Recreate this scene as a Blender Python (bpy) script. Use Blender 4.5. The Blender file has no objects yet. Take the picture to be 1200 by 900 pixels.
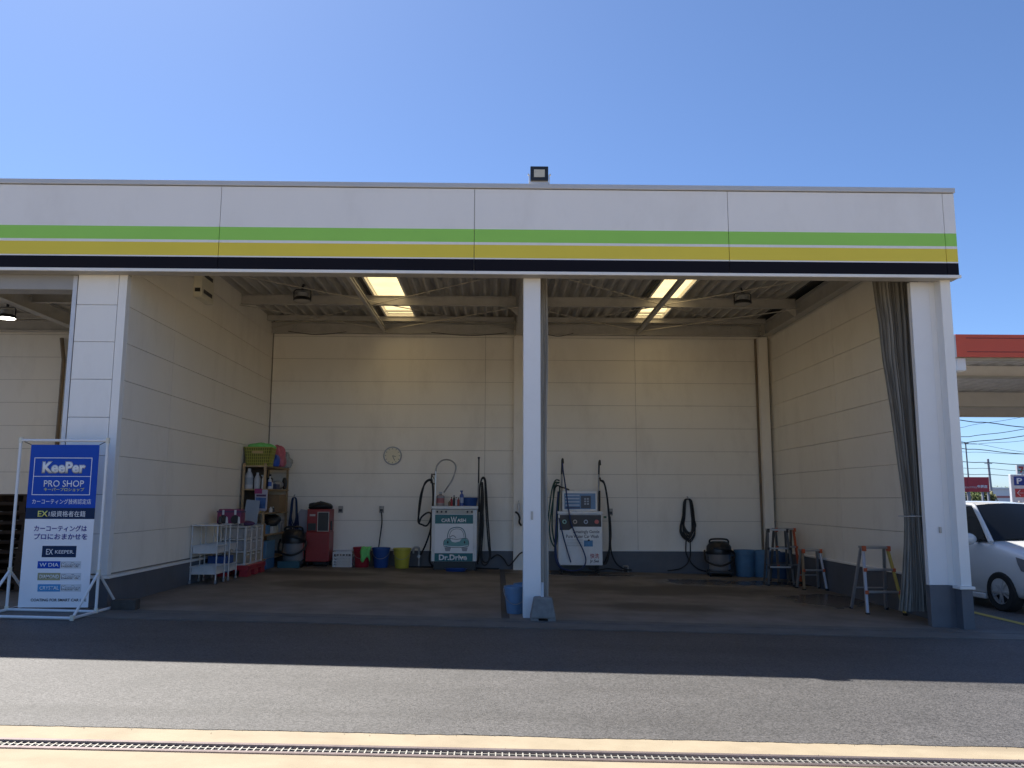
import bpy, bmesh, math, random
from mathutils import Vector, Matrix
R = math.radians
random.seed(7)
scn = bpy.context.scene
C = scn.collection

# ------------------------------------------------------------------ camera, sky, sun, exposure
CAM_F, CAM_PITCH, CAM_YAW, CAM_ROLL, CAM_H = 968.0, R(7.94), R(1.0), .0035, 1.55
_fw = Vector((math.sin(CAM_YAW)*math.cos(CAM_PITCH), math.cos(CAM_YAW)*math.cos(CAM_PITCH), math.sin(CAM_PITCH)))
_r0 = Vector((math.cos(CAM_YAW), -math.sin(CAM_YAW), 0)); _u0 = _r0.cross(_fw)
_r = _r0*math.cos(CAM_ROLL) + _u0*math.sin(CAM_ROLL); _u = _r.cross(_fw)
CAMP = Vector((0, 0, CAM_H))
cd = bpy.data.cameras.new('camera'); cam = bpy.data.objects.new('camera', cd); C.objects.link(cam)
cd.sensor_width = 36; cd.lens = CAM_F/1200*36; cd.clip_start = .05; cd.clip_end = 3000
m = Matrix((_r, _u, -_fw)).transposed().to_4x4(); m.translation = CAMP
cam.matrix_world = m
scn.camera = cam

SUN_EL, SUN_AZ = R(56), R(-37)          # azimuth from +Y towards +X: behind the building, to the left
w = bpy.data.worlds.new('World'); scn.world = w; w.use_nodes = True
nt = w.node_tree; nt.nodes.clear()
sky = nt.nodes.new('ShaderNodeTexSky'); sky.sky_type = 'NISHITA'; sky.sun_disc = False
sky.sun_elevation = SUN_EL; sky.sun_rotation = SUN_AZ; sky.altitude = 20; sky.air_density = .72; sky.dust_density = .5; sky.ozone_density = 8.5
bg = nt.nodes.new('ShaderNodeBackground'); bg.inputs[1].default_value = .077
wo = nt.nodes.new('ShaderNodeOutputWorld')
nt.links.new(sky.outputs[0], bg.inputs[0]); nt.links.new(bg.outputs[0], wo.inputs[0])
sl = bpy.data.lights.new('sun', 'SUN'); sl.energy = 4.2; sl.angle = R(.53); sl.color = (1, .95, .87)
so = bpy.data.objects.new('sun', sl); C.objects.link(so)
sd = Vector((math.sin(SUN_AZ)*math.cos(SUN_EL), math.cos(SUN_AZ)*math.cos(SUN_EL), math.sin(SUN_EL)))
so.rotation_euler = sd.to_track_quat('Z', 'Y').to_euler(); so.location = (0, 0, 30)
scn.view_settings.view_transform = 'Standard'; scn.view_settings.look = 'None'
scn.view_settings.exposure = 1.25; scn.view_settings.gamma = 1; scn.view_settings.use_curve_mapping = False
scn.render.engine = 'CYCLES'
scn.cycles.use_denoising = True
scn.cycles.max_bounces = 10; scn.cycles.diffuse_bounces = 6; scn.cycles.sample_clamp_indirect = 6
scn.cycles.caustics_reflective = False; scn.cycles.caustics_refractive = False

# ------------------------------------------------------------------ helpers
def W(x, y, Y):                                  # a point of the place seen at photo pixel x, y at depth Y
    d = _fw + _r*((x-600)/CAM_F) + _u*((450-y)/CAM_F)
    return CAMP + d*(Y/d.y)
def gz(X): return .018 - .0225*max(-14, min(14, X))
def fz(X, Y): return gz(X) + .003*(Y-11.15)

MATS = {}
def mat(name, col, rough=.55, metal=0, var=.12, scale=3, bump=0, bscale=60, spec=.5, stretch=(1, 1, 1), dirt=None, dirt_amt=.3, dirt_scale=2.0, trans=0, emit=0, coat=0):
    if name in MATS: return MATS[name]
    M = bpy.data.materials.new(name); M.use_nodes = True; n = M.node_tree; b = n.nodes['Principled BSDF']
    b.inputs['Roughness'].default_value = rough; b.inputs['Metallic'].default_value = metal
    b.inputs['Specular IOR Level'].default_value = spec
    if coat: b.inputs['Coat Weight'].default_value = coat
    if emit:
        b.inputs['Emission Color'].default_value = (*col, 1); b.inputs['Emission Strength'].default_value = emit
    tc = n.nodes.new('ShaderNodeTexCoord'); mp = n.nodes.new('ShaderNodeMapping'); mp.inputs['Scale'].default_value = stretch
    n.links.new(tc.outputs['Object'], mp.inputs[0])
    nz = n.nodes.new('ShaderNodeTexNoise'); nz.inputs['Scale'].default_value = scale; nz.inputs['Detail'].default_value = 6; nz.inputs['Roughness'].default_value = .6
    n.links.new(mp.outputs[0], nz.inputs['Vector'])
    mr = n.nodes.new('ShaderNodeMapRange'); mr.inputs[1].default_value = .25; mr.inputs[2].default_value = .75
    mr.inputs[3].default_value = 1-var; mr.inputs[4].default_value = 1+var
    n.links.new(nz.outputs[0], mr.inputs[0])
    mx = n.nodes.new('ShaderNodeMix'); mx.data_type = 'RGBA'; mx.blend_type = 'MULTIPLY'; mx.inputs[0].default_value = 1
    mx.inputs[6].default_value = (*col, 1); n.links.new(mr.outputs[0], mx.inputs[7])
    out = mx.outputs[2]
    if dirt:
        nd = n.nodes.new('ShaderNodeTexNoise'); nd.inputs['Scale'].default_value = dirt_scale; nd.inputs['Detail'].default_value = 8; nd.inputs['Roughness'].default_value = .7
        n.links.new(mp.outputs[0], nd.inputs['Vector'])
        md = n.nodes.new('ShaderNodeMapRange'); md.inputs[1].default_value = .5; md.inputs[2].default_value = .75; md.inputs[3].default_value = 0; md.inputs[4].default_value = dirt_amt
        n.links.new(nd.outputs[0], md.inputs[0])
        m2 = n.nodes.new('ShaderNodeMix'); m2.data_type = 'RGBA'; n.links.new(md.outputs[0], m2.inputs[0]); n.links.new(out, m2.inputs[6]); m2.inputs[7].default_value = (*dirt, 1)
        out = m2.outputs[2]
    n.links.new(out, b.inputs['Base Color'])
    if bump:
        nb = n.nodes.new('ShaderNodeTexNoise'); nb.inputs['Scale'].default_value = bscale; nb.inputs['Detail'].default_value = 4
        n.links.new(tc.outputs['Object'], nb.inputs['Vector'])
        bp = n.nodes.new('ShaderNodeBump'); bp.inputs['Strength'].default_value = bump; bp.inputs['Distance'].default_value = .01
        n.links.new(nb.outputs[0], bp.inputs['Height']); n.links.new(bp.outputs[0], b.inputs['Normal'])
    if trans:
        o = n.nodes['Material Output']; t = n.nodes.new('ShaderNodeBsdfTransparent'); s = n.nodes.new('ShaderNodeMixShader')
        t.inputs[0].default_value = (*[min(1, c*1.2+.2) for c in col], 1)
        s.inputs[0].default_value = trans; n.links.new(b.outputs[0], s.inputs[1]); n.links.new(t.outputs[0], s.inputs[2]); n.links.new(s.outputs[0], o.inputs[0])
    MATS[name] = M
    return M

class MB:
    def __init__(s): s.v = []; s.f = []; s.m = []
    def add(s, vs, fs, mi=0):
        o = len(s.v); s.v += [tuple(v) for v in vs]
        for f in fs: s.f.append(tuple(i+o for i in f)); s.m.append(mi)
        return s
    def box(s, x0, x1, y0, y1, z0, z1, mi=0):
        return s.add([(x, y, z) for z in (z0, z1) for y in (y0, y1) for x in (x0, x1)],
                     [(0, 2, 3, 1), (4, 5, 7, 6), (0, 1, 5, 4), (2, 6, 7, 3), (0, 4, 6, 2), (1, 3, 7, 5)], mi)
    def obox(s, c, size, rot=None, mi=0):        # oriented box
        h = Vector(size)/2; q = rot or Matrix.Identity(3); c = Vector(c)
        vs = [c + q @ Vector((x*h.x, y*h.y, z*h.z)) for z in (-1, 1) for y in (-1, 1) for x in (-1, 1)]
        return s.add(vs, [(0, 2, 3, 1), (4, 5, 7, 6), (0, 1, 5, 4), (2, 6, 7, 3), (0, 4, 6, 2), (1, 3, 7, 5)], mi)
    def bar(s, p, q, wx, wy, mi=0, up=(0, 0, 1)):  # rectangular bar from p to q
        p = Vector(p); q = Vector(q); d = (q-p); L = d.length; d.normalize()
        a = Vector(up).cross(d)
        if a.length < 1e-3: a = Vector((1, 0, 0)).cross(d)
        a.normalize(); b = d.cross(a)
        return s.obox((p+q)/2, (wx, wy, L), Matrix((a, b, d)).transposed(), mi)
    def tube(s, pts, r, n=8, mi=0, closed=False, cap=True):
        pts = [Vector(p) for p in pts]; N = len(pts); rs = r if isinstance(r, (list, tuple)) else [r]*N
        t0 = (pts[1]-pts[0]).normalized(); a = t0.orthogonal().normalized(); vs = []
        for i, p in enumerate(pts):
            t = (pts[(i+1) % N]-pts[i-1]) if closed else (pts[min(i+1, N-1)]-pts[max(i-1, 0)])
            t.normalize(); a = (a - t*a.dot(t)); a = a.normalized() if a.length > 1e-5 else t.orthogonal().normalized(); b = t.cross(a)
            vs += [p + (a*math.cos(k*2*math.pi/n) + b*math.sin(k*2*math.pi/n))*rs[i] for k in range(n)]
        fs = []
        for i in range(N if closed else N-1):
            j = (i+1) % N
            for k in range(n): fs.append((i*n+k, i*n+(k+1) % n, j*n+(k+1) % n, j*n+k))
        if cap and not closed: fs += [tuple(range(n-1, -1, -1)), tuple(range((N-1)*n, N*n))]
        return s.add(vs, fs, mi)
    def lathe(s, prof, n=20, c=(0, 0, 0), mi=0, sx=1, sy=1, axis='z', cap=True):
        vs = []
        for r, z in prof:
            for k in range(n):
                a = k*2*math.pi/n; p = (r*math.cos(a)*sx, r*math.sin(a)*sy, z)
                if axis == 'y': p = (p[0], p[2], p[1])
                if axis == 'x': p = (p[2], p[0], p[1])
                vs.append((p[0]+c[0], p[1]+c[1], p[2]+c[2]))
        fs = [(i*n+k, i*n+(k+1) % n, (i+1)*n+(k+1) % n, (i+1)*n+k) for i in range(len(prof)-1) for k in range(n)]
        if cap: fs += [tuple(range(n-1, -1, -1)), tuple(range((len(prof)-1)*n, len(prof)*n))]
        return s.add(vs, fs, mi)
    def prism(s, poly, a0, a1, axis='y', mi=0):  # polygon in the plane square to axis, extruded a0..a1
        n = len(poly)
        def P(p, a): return (p[0], a, p[1]) if axis == 'y' else ((a, p[0], p[1]) if axis == 'x' else (p[0], p[1], a))
        vs = [P(p, a0) for p in poly] + [P(p, a1) for p in poly]
        fs = [tuple(range(n-1, -1, -1)), tuple(range(n, 2*n))] + [(i, (i+1) % n, n+(i+1) % n, n+i) for i in range(n)]
        return s.add(vs, fs, mi)
    def grid(s, rows, mi=0, close=False):        # rows of equally many points
        n = len(rows[0]); vs = [p for r in rows for p in r]; k = n if close else n-1
        return s.add(vs, [(i*n+j, i*n+(j+1) % n, (i+1)*n+(j+1) % n, (i+1)*n+j) for i in range(len(rows)-1) for j in range(k)], mi)
    def mesh(s, name, mats, smooth=None, recalc=True):
        me = bpy.data.meshes.new(name); me.from_pydata(s.v, [], s.f)
        for M in (mats if isinstance(mats, (list, tuple)) else [mats]): me.materials.append(M)
        me.polygons.foreach_set('material_index', s.m)
        if recalc:
            bm = bmesh.new(); bm.from_mesh(me); bmesh.ops.recalc_face_normals(bm, faces=bm.faces); bm.to_mesh(me); bm.free()
        if smooth:
            me.polygons.foreach_set('use_smooth', [True]*len(me.polygons)); me.set_sharp_from_angle(angle=R(smooth))
        me.update(); return me
    def build(s, name, mats, parent=None, loc=(0, 0, 0), rotz=0, smooth=None, bevel=0, recalc=True):
        o = bpy.data.objects.new(name, s.mesh(name, mats, smooth, recalc)); C.objects.link(o)
        o.location = loc; o.rotation_euler = (0, 0, rotz); o.parent = parent
        if bevel:
            bv = o.modifiers.new('bevel', 'BEVEL'); bv.width = bevel; bv.segments = 2; bv.limit_method = 'ANGLE'; bv.angle_limit = R(40)
        return o

def tag(o, label=None, cat=None, group=None, kind=None):
    if label: o['label'] = label
    if cat: o['category'] = cat
    if group: o['group'] = group
    if kind: o['kind'] = kind
    return o
def thing(name, label, cat, loc=(0, 0, 0), rotz=0, group=None):
    o = bpy.data.objects.new(name, None); C.objects.link(o); o.location = loc; o.rotation_euler = (0, 0, rotz); o.empty_display_size = .1
    return tag(o, label, cat, group)
def copy_tree(o, parent=None):
    c = o.copy(); C.objects.link(c); c.parent = parent
    for ch in list(o.children): copy_tree(ch, c)
    return c
def spline(ctrl, n=8, closed=False):
    P = [Vector(p) for p in ctrl]; out = []; N = len(P)
    for i in range(N if closed else N-1):
        if closed: p0, p1, p2, p3 = P[i-1], P[i], P[(i+1) % N], P[(i+2) % N]
        else: p0, p1, p2, p3 = P[max(i-1, 0)], P[i], P[i+1], P[min(i+2, N-1)]
        for k in range(n):
            t = k/n
            out.append(.5*((2*p1) + (p2-p0)*t + (2*p0-5*p1+4*p2-p3)*t*t + (3*p1-p0-3*p2+p3)*t**3))
    if not closed: out.append(P[-1])
    return out
def text(body, M, parent, x0, x1, z0, z1, y=0, bold=0., name='lettering', thick=.0012, rot=None):
    cu = bpy.data.curves.new('t', 'FONT'); cu.body = body; cu.size = 1; cu.offset = bold; cu.resolution_u = 3
    t = bpy.data.objects.new('t', cu); C.objects.link(t)
    dg = bpy.context.evaluated_depsgraph_get(); me = bpy.data.meshes.new_from_object(t.evaluated_get(dg))
    bpy.data.objects.remove(t); bpy.data.curves.remove(cu)
    xs = [v.co.x for v in me.vertices]; ys = [v.co.y for v in me.vertices]
    if not xs: return None
    ax, bx, ay, by = min(xs), max(xs), min(ys), max(ys)
    for v in me.vertices:
        v.co = ((x0 + (v.co.x-ax)/(bx-ax)*(x1-x0)), y, z0 + (v.co.y-ay)/(by-ay)*(z1-z0))
    me.materials.clear(); me.materials.append(M)
    o = bpy.data.objects.new(name, me); C.objects.link(o); o.parent = parent
    if thick:
        sm = o.modifiers.new('s', 'SOLIDIFY'); sm.thickness = thick; sm.offset = 0
    return o

# ------------------------------------------------------------------ materials
WHITE = mat('white_panel', (.84, .83, .81), .45, var=.03, scale=1.2, stretch=(1, 1, .35), dirt=(.38, .33, .26), dirt_amt=.16, dirt_scale=1.3, bump=.05, bscale=90)
CREAM = mat('cream_panel', (.87, .825, .745), .5, var=.03, scale=.9, stretch=(1, 1, .4), dirt=(.36, .31, .24), dirt_amt=.2, dirt_scale=1.3, bump=.08, bscale=80)
JOINT = mat('joint_sealant', (.27, .25, .22), .8)
PLINTH = mat('grey_plinth_paint', (.105, .112, .13), .5, var=.12, scale=4, dirt=(.16, .14, .12), dirt_amt=.35, dirt_scale=2.5)
TRIM = mat('white_trim', (.8, .79, .77), .4, var=.04, scale=3, dirt=(.4, .36, .3), dirt_amt=.25, dirt_scale=3)
POSTW = mat('white_steel_paint', (.8, .8, .81), .35, var=.03, scale=2, dirt=(.45, .4, .34), dirt_amt=.15, dirt_scale=2)
FASW = mat('fascia_white', (.82, .81, .80), .38, bump=.25, bscale=1.3, var=.03, scale=.8, stretch=(1, 1, .5), dirt=(.42, .39, .36), dirt_amt=.18, dirt_scale=.9)
FASG = mat('fascia_green', (.31, .66, .10), .4, var=.04, scale=1)
FASY = mat('fascia_yellow', (.78, .63, .05), .4, var=.04, scale=1)
FASK = mat('fascia_navy', (.007, .006, .011), .6, spec=.15, var=.1, scale=1)
STEEL = mat('grey_beam_paint', (.46, .44, .41), .5, var=.08, scale=3, dirt=(.15, .13, .1), dirt_amt=.3, dirt_scale=4)
GALV = mat('galvanised_roof_sheet', (.52, .495, .46), .55, metal=.1, var=.16, scale=5, stretch=(3, .4, 1), dirt=(.1, .08, .06), dirt_amt=.35)
BLACK = mat('black_rubber', (.012, .012, .013), .55, var=.2, scale=8)
BLKPL = mat('black_plastic', (.018, .018, .02), .35, var=.15, scale=6)
METAL = mat('brushed_metal', (.55, .55, .56), .28, metal=1, var=.06, scale=20)
DRUM = mat('steel_drum', (.62, .62, .64), .25, metal=.7, var=.06, scale=20)
DMETAL = mat('dull_metal', (.35, .35, .35), .45, metal=.8, var=.15, scale=10)
WHPL = mat('white_plastic', (.62, .62, .62), .4, var=.05, scale=5, dirt=(.35, .32, .28), dirt_amt=.3, dirt_scale=8)
GRYPL = mat('grey_plastic', (.3, .31, .33), .5, var=.1, scale=5)
BLUEPL = mat('blue_plastic', (.02, .075, .27), .4, var=.1, scale=6)
SKYPL = mat('sky_blue_plastic', (.10, .22, .36), .45, var=.12, scale=6, dirt=(.12, .14, .15), dirt_amt=.4, dirt_scale=8)
REDPL = mat('red_plastic', (.38, .028, .04), .4, var=.1, scale=6)
YELPL = mat('yellow_plastic', (.55, .48, .06), .4, var=.08, scale=6)
PINE = mat('pine_wood', (.42, .29, .16), .65, var=.22, scale=8, stretch=(6, 1, 1))
CARD = mat('cardboard', (.26, .17, .09), .8, var=.12, scale=6)
CLOTHG = mat('green_cloth', (.18, .62, .17), .9, var=.12, scale=14, bump=.5, bscale=60)
TEAL = mat('teal_print', (.01, .14, .16), .4, var=.04)
PRINTW = mat('white_print', (.84, .84, .84), .4, var=.03)
PRINTK = mat('black_print', (.02, .02, .025), .5)

def ground_mat(name, cols, scale, rough, bump, bscale, spk=None, spk_scale=120, big=.6, stain=None, spec=.5):
    M = bpy.data.materials.new(name); M.use_nodes = True; n = M.node_tree; b = n.nodes['Principled BSDF']; L = n.links.new
    tc = n.nodes.new('ShaderNodeTexCoord')
    nz = n.nodes.new('ShaderNodeTexNoise'); nz.inputs['Scale'].default_value = scale; nz.inputs['Detail'].default_value = 8; nz.inputs['Roughness'].default_value = .65
    L(tc.outputs['Object'], nz.inputs['Vector'])
    cr = n.nodes.new('ShaderNodeValToRGB'); el = cr.color_ramp.elements; el[0].position = .3; el[1].position = .7
    el[0].color = (*cols[0], 1); el[1].color = (*cols[1], 1); L(nz.outputs[0], cr.inputs[0]); out = cr.outputs[0]
    if stain:
        n2 = n.nodes.new('ShaderNodeTexNoise'); n2.inputs['Scale'].default_value = big; n2.inputs['Detail'].default_value = 5; mp2 = n.nodes.new('ShaderNodeMapping'); mp2.inputs['Scale'].default_value = (.22, 1.7, 1); L(tc.outputs['Object'], mp2.inputs[0]); L(mp2.outputs[0], n2.inputs['Vector'])
        m2 = n.nodes.new('ShaderNodeMapRange'); m2.inputs[1].default_value = .5; m2.inputs[2].default_value = .68; m2.inputs[4].default_value = .8; L(n2.outputs[0], m2.inputs[0])
        x = n.nodes.new('ShaderNodeMix'); x.data_type = 'RGBA'; L(m2.outputs[0], x.inputs[0]); L(out, x.inputs[6]); x.inputs[7].default_value = (*stain, 1); out = x.outputs[2]
    if spk:
        vo = n.nodes.new('ShaderNodeTexVoronoi'); vo.inputs['Scale'].default_value = spk_scale; L(tc.outputs['Object'], vo.inputs['Vector'])
        sep = n.nodes.new('ShaderNodeSeparateColor'); L(vo.outputs['Color'], sep.inputs[0])
        mr = n.nodes.new('ShaderNodeMapRange'); mr.inputs[3].default_value = spk[0]; mr.inputs[4].default_value = spk[1]; L(sep.outputs[0], mr.inputs[0])
        x = n.nodes.new('ShaderNodeMix'); x.data_type = 'RGBA'; x.blend_type = 'MULTIPLY'; x.inputs[0].default_value = 1; L(out, x.inputs[6]); L(mr.outputs[0], x.inputs[7]); out = x.outputs[2]
        hb = vo.outputs['Distance']
    else:
        nb = n.nodes.new('ShaderNodeTexNoise'); nb.inputs['Scale'].default_value = bscale; nb.inputs['Detail'].default_value = 5; L(tc.outputs['Object'], nb.inputs['Vector']); hb = nb.outputs[0]
    L(out, b.inputs['Base Color']); b.inputs['Roughness'].default_value = rough; b.inputs['Specular IOR Level'].default_value = spec
    bp = n.nodes.new('ShaderNodeBump'); bp.inputs['Strength'].default_value = bump; bp.inputs['Distance'].default_value = .006; L(hb, bp.inputs['Height']); L(bp.outputs[0], b.inputs['Normal'])
    return M
ASPH = ground_mat('worn_asphalt', ((.046, .044, .0435), (.067, .0635, .0625)), 1.3, .62, .3, 100, spk=(.3, 2.0), spk_scale=95, spec=.6, stain=(.037, .035, .034), big=.9)
CONC = ground_mat('forecourt_concrete', ((.30, .242, .16), (.375, .308, .21)), 3.2, .8, .35, 140, stain=(.235, .188, .125), big=1.2)
THRESH = ground_mat('threshold_concrete', ((.10, .094, .086), (.155, .146, .132)), 2.5, .8, .5, 120)

def bay_floor_mat():
    M = bpy.data.materials.new('wet_bay_concrete'); M.use_nodes = True; n = M.node_tree; b = n.nodes['Principled BSDF']; L = n.links.new
    tc = n.nodes.new('ShaderNodeTexCoord')
    def noise(sc, det=7, ro=.6):
        k = n.nodes.new('ShaderNodeTexNoise'); k.inputs['Scale'].default_value = sc; k.inputs['Detail'].default_value = det; k.inputs['Roughness'].default_value = ro
        L(tc.outputs['Object'], k.inputs['Vector']); return k.outputs[0]
    cr = n.nodes.new('ShaderNodeValToRGB'); e = cr.color_ramp.elements; e[0].position = .3; e[1].position = .72
    e[0].color = (.13, .114, .098, 1); e[1].color = (.235, .213, .187, 1); L(noise(1.6), cr.inputs[0])
    def blob(cx, cy, rx, ry):               # elliptical patch of standing water with a ragged edge
        mp = n.nodes.new('ShaderNodeMapping'); mp.inputs['Location'].default_value = (-cx/rx, -cy/ry, 0); mp.inputs['Scale'].default_value = (1/rx, 1/ry, 0)
        L(tc.outputs['Object'], mp.inputs[0]); v = n.nodes.new('ShaderNodeVectorMath'); v.operation = 'LENGTH'; L(mp.outputs[0], v.inputs[0])
        a = n.nodes.new('ShaderNodeMath'); a.operation = 'MULTIPLY_ADD'; L(nz2, a.inputs[0]); a.inputs[1].default_value = 1.9; L(v.outputs['Value'], a.inputs[2])
        r = n.nodes.new('ShaderNodeMapRange'); r.inputs[1].default_value = 1.5; r.inputs[2].default_value = 2.1; r.inputs[3].default_value = 1; r.inputs[4].default_value = 0
        L(a.outputs[0], r.inputs[0]); return r.outputs[0]
    nz2 = noise(.9, 5, .55)
    def mx(a, c):
        k = n.nodes.new('ShaderNodeMath'); k.operation = 'MAXIMUM'; L(a, k.inputs[0]); L(c, k.inputs[1]); return k.outputs[0]
    wet = mx(mx(blob(5.0, 16.6, 2.6, .7), blob(5.6, 13.9, 1.2, 1.2)), blob(1.8, 17.6, 1.8, .4))
    damp = mx(mx(blob(3.2, 15.0, 2.2, 1.0), blob(-2.6, 14.6, 1.7, .7)), mx(blob(-3.6, 16.5, 1.3, .5), blob(-.6, 17.5, 2.6, .6)))
    damp = mx(damp, mx(blob(2.4, 12.6, 1.2, .5), wet))
    m1 = n.nodes.new('ShaderNodeMix'); m1.data_type = 'RGBA'; L(damp, m1.inputs[0]); L(cr.outputs[0], m1.inputs[6]); m1.inputs[7].default_value = (.08, .068, .056, 1)
    L(m1.outputs[2], b.inputs['Base Color'])
    rr = n.nodes.new('ShaderNodeMapRange'); rr.inputs[3].default_value = .72; rr.inputs[4].default_value = .24; L(wet, rr.inputs[0]); L(rr.outputs[0], b.inputs['Roughness'])
    bp = n.nodes.new('ShaderNodeBump'); bp.inputs['Distance'].default_value = .004; L(noise(90, 4), bp.inputs['Height'])
    rb = n.nodes.new('ShaderNodeMapRange'); rb.inputs[3].default_value = .35; rb.inputs[4].default_value = .03; L(wet, rb.inputs[0]); L(rb.outputs[0], bp.inputs['Strength'])
    L(bp.outputs[0], b.inputs['Normal']); return M
BAYF = bay_floor_mat()

# ------------------------------------------------------------------ ground
def slab(name, x0, x1, y0, y1, M, dz=0., thick=.25, floor=False, sub=None):
    xs = sorted(set([x0, x1] + [x for x in (-14, 14) if x0 < x < x1])); b = MB()
    zf = (lambda x, y: fz(x, y)) if floor else (lambda x, y: gz(x))
    for i in range(len(xs)-1):
        a, c = xs[i], xs[i+1]
        vs = [(a, y0, zf(a, y0)+dz-thick), (c, y0, zf(c, y0)+dz-thick), (a, y1, zf(a, y1)+dz-thick), (c, y1, zf(c, y1)+dz-thick),
              (a, y0, zf(a, y0)+dz), (c, y0, zf(c, y0)+dz), (a, y1, zf(a, y1)+dz), (c, y1, zf(c, y1)+dz)]
        b.add(vs, [(0, 2, 3, 1), (4, 5, 7, 6), (0, 1, 5, 4), (2, 6, 7, 3)] + ([(0, 4, 6, 2)] if i == 0 else []) + ([(1, 3, 7, 5)] if i == len(xs)-2 else []))
    o = b.build(name, M); o['kind'] = 'structure'; return o
slab('ground', -600, 600, -400, 900, ASPH, dz=-.12)
slab('asphalt_lane', -60, 60, 5.64, 10.25, ASPH, dz=0)
slab('forecourt', -60, 60, 5.345, 5.64, CONC, dz=.006)
slab('forecourt', -60, 60, -40, 5.155, CONC, dz=.006)
slab('parking_ground', 6.2, 60, 10.25, 60, ASPH, dz=-.002)
# threshold kerb in front of the bays, a groove, then the bay floors with the drain between them
slab('threshold', -14, 14, 10.255, 10.72, THRESH, dz=.008)
slab('threshold', -14, 7.2, 10.76, 11.02, THRESH, dz=.006)
slab('bay_floor', -5.77, .065, 11.02, 18.55, BAYF, floor=True)
slab('bay_floor', .175, 6.3, 11.02, 18.55, BAYF, floor=True)
slab('bay_floor', -13, -5.77, 11.02, 18.55, BAYF, floor=True)

# drain grate across the forecourt
drain = thing('drain_channel', 'long steel drain grate set in the pale concrete in the foreground', 'drain', (0, 5.25, 0))
RUSTY = mat('worn_drain_steel', (.30, .25, .25), .4, metal=.75, var=.2, scale=12)
GRATE = mat('grate_steel', (.5, .48, .43), .45, metal=.6, var=.2, scale=20)
def srow(y0, y1, dz0, dz1):
    b = MB(); vs = []
    for x in (-14., 14.):
        for (y, z) in ((y0, dz0), (y1, dz0), (y1, dz1), (y0, dz1)): vs.append((x, y, gz(x)+z))
    return b.add(vs, [(0, 1, 5, 4), (1, 2, 6, 5), (2, 3, 7, 6), (3, 0, 4, 7), (3, 2, 1, 0), (4, 5, 6, 7)])
srow(.058, .095, -.05, .014).build('edge_rail', RUSTY, drain)
srow(-.095, -.058, -.05, .014).build('edge_rail', RUSTY, drain)
srow(-.06, .06, -.11, -.10).build('channel_bottom', BLACK, drain)
b = MB()
for k in range(-170, 171):
    x = k*.0415; b.obox((x, 0, gz(x)-.012), (.008, .116, .03), Matrix.Rotation(R(0), 3, 'Z'))
for y in (-.03, .03):
    b.bar((-7.1, y, gz(-7.1)-.008), (7.1, y, gz(7.1)-.008), .008, .016)
tag(b.build('grate_bars', GRATE, drain), kind='stuff')
# gutter between the two bays
gut = thing('floor_gutter', 'narrow dark floor gutter running between the two wash bays', 'gutter', (0, 0, 0))
b = MB(); b.add([(.06, 10.9, gz(.1)-.014), (.18, 10.9, gz(.1)-.014), (.06, 18.5, fz(.1, 18.5)-.014), (.18, 18.5, fz(.1, 18.5)-.014)], [(0, 1, 3, 2)])
b.build('gutter_bottom', mat('gutter_mud', (.085, .075, .064), .8, var=.3, scale=9), gut, recalc=False)
b = MB()
for k in range(60):
    y = 11.05+k*.12; b.box(.07, .17, y, y+.02, fz(.1, y)-.03, fz(.1, y)-.008)
tag(b.build('gutter_bars', mat('muddy_steel', (.10, .09, .08), .6, metal=.3), gut), kind='stuff')

# ------------------------------------------------------------------ the car wash building
bld = thing('car_wash_building', 'white open-fronted car wash building with green and yellow striped fascia', 'building')
YB = 18.5; ROOFZ = 5.56
JZ = [.56+.002, 1.077, 1.592, 2.107, 2.622, 3.137, 3.652, 4.167, 4.682, 5.197, 5.72]
def wall_panels(wall, axis, fixed, thick, spans, M, zs=JZ, g=.003):
    for i in range(len(zs)-1):
        for (a, c) in spans:
            if axis == 'x': bb = MB().box(a+g, c-g, min(fixed, fixed+thick), max(fixed, fixed+thick), zs[i]+g, zs[i+1]-g)
            else: bb = MB().box(min(fixed, fixed+thick), max(fixed, fixed+thick), a+g, c-g, zs[i]+g, zs[i+1]-g)
            bb.build('panel', M, wall, bevel=.004)
# back wall
bw = MB().box(-13, 6.3, YB+.012, YB+.10, -.3, 5.72).build('back_wall', JOINT, bld)
wall_panels(bw, 'x', YB, .05, [(-13, -9.3), (-9.3, -5.8), (-5.08, -1.95+1.67), (-.28, .4), (.4, 3.12), (3.12, 6.18)], CREAM, zs=[.44]+JZ[1:])
MB().box(-13, -5.78, YB-.03, YB+.02, -.2, .42).build('plinth', PLINTH, bld)
MB().box(-5.09, 6.17, YB-.03, YB+.02, -.3, .42).build('plinth', PLINTH, bld)
MB().box(-5.09, 6.17, YB-.045, YB+.01, .423, .447).build('plinth_trim', TRIM, bld, bevel=.003)
# left wall with its front pier
lw = MB().box(-5.74, -5.13, 11.2, YB+.01, -.1, 5.72).build('left_wall', JOINT, bld)
wall_panels(lw, 'y', -5.10, -.05, [(11.27, 12.9), (12.9, YB-.002)], CREAM)
wall_panels(lw, 'y', -5.77, .05, [(11.27, 14.9), (14.9, YB-.002)], CREAM)
wall_panels(lw, 'x', 11.15, .06, [(-5.77, -5.215)], WHITE, zs=JZ[:9]+[4.59])
MB().box(-5.208, -5.098, 11.143, 11.26, .545, 4.59).build('corner_trim', WHITE, lw, bevel=.004)
MB().box(-5.765, -5.085, 11.17, YB-.02, -.1, .50).build('plinth', PLINTH, bld)
MB().box(-5.78, -5.06, 11.13, YB-.05, .502, .54).build('plinth_trim', TRIM, bld, bevel=.003)
MB().box(-5.845, -5.785, 11.16, 11.30, .14, 4.58).build('shutter_rail', mat('grey_rail', (.6, .6, .62), .4, metal=.3), bld, bevel=.004)
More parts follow.
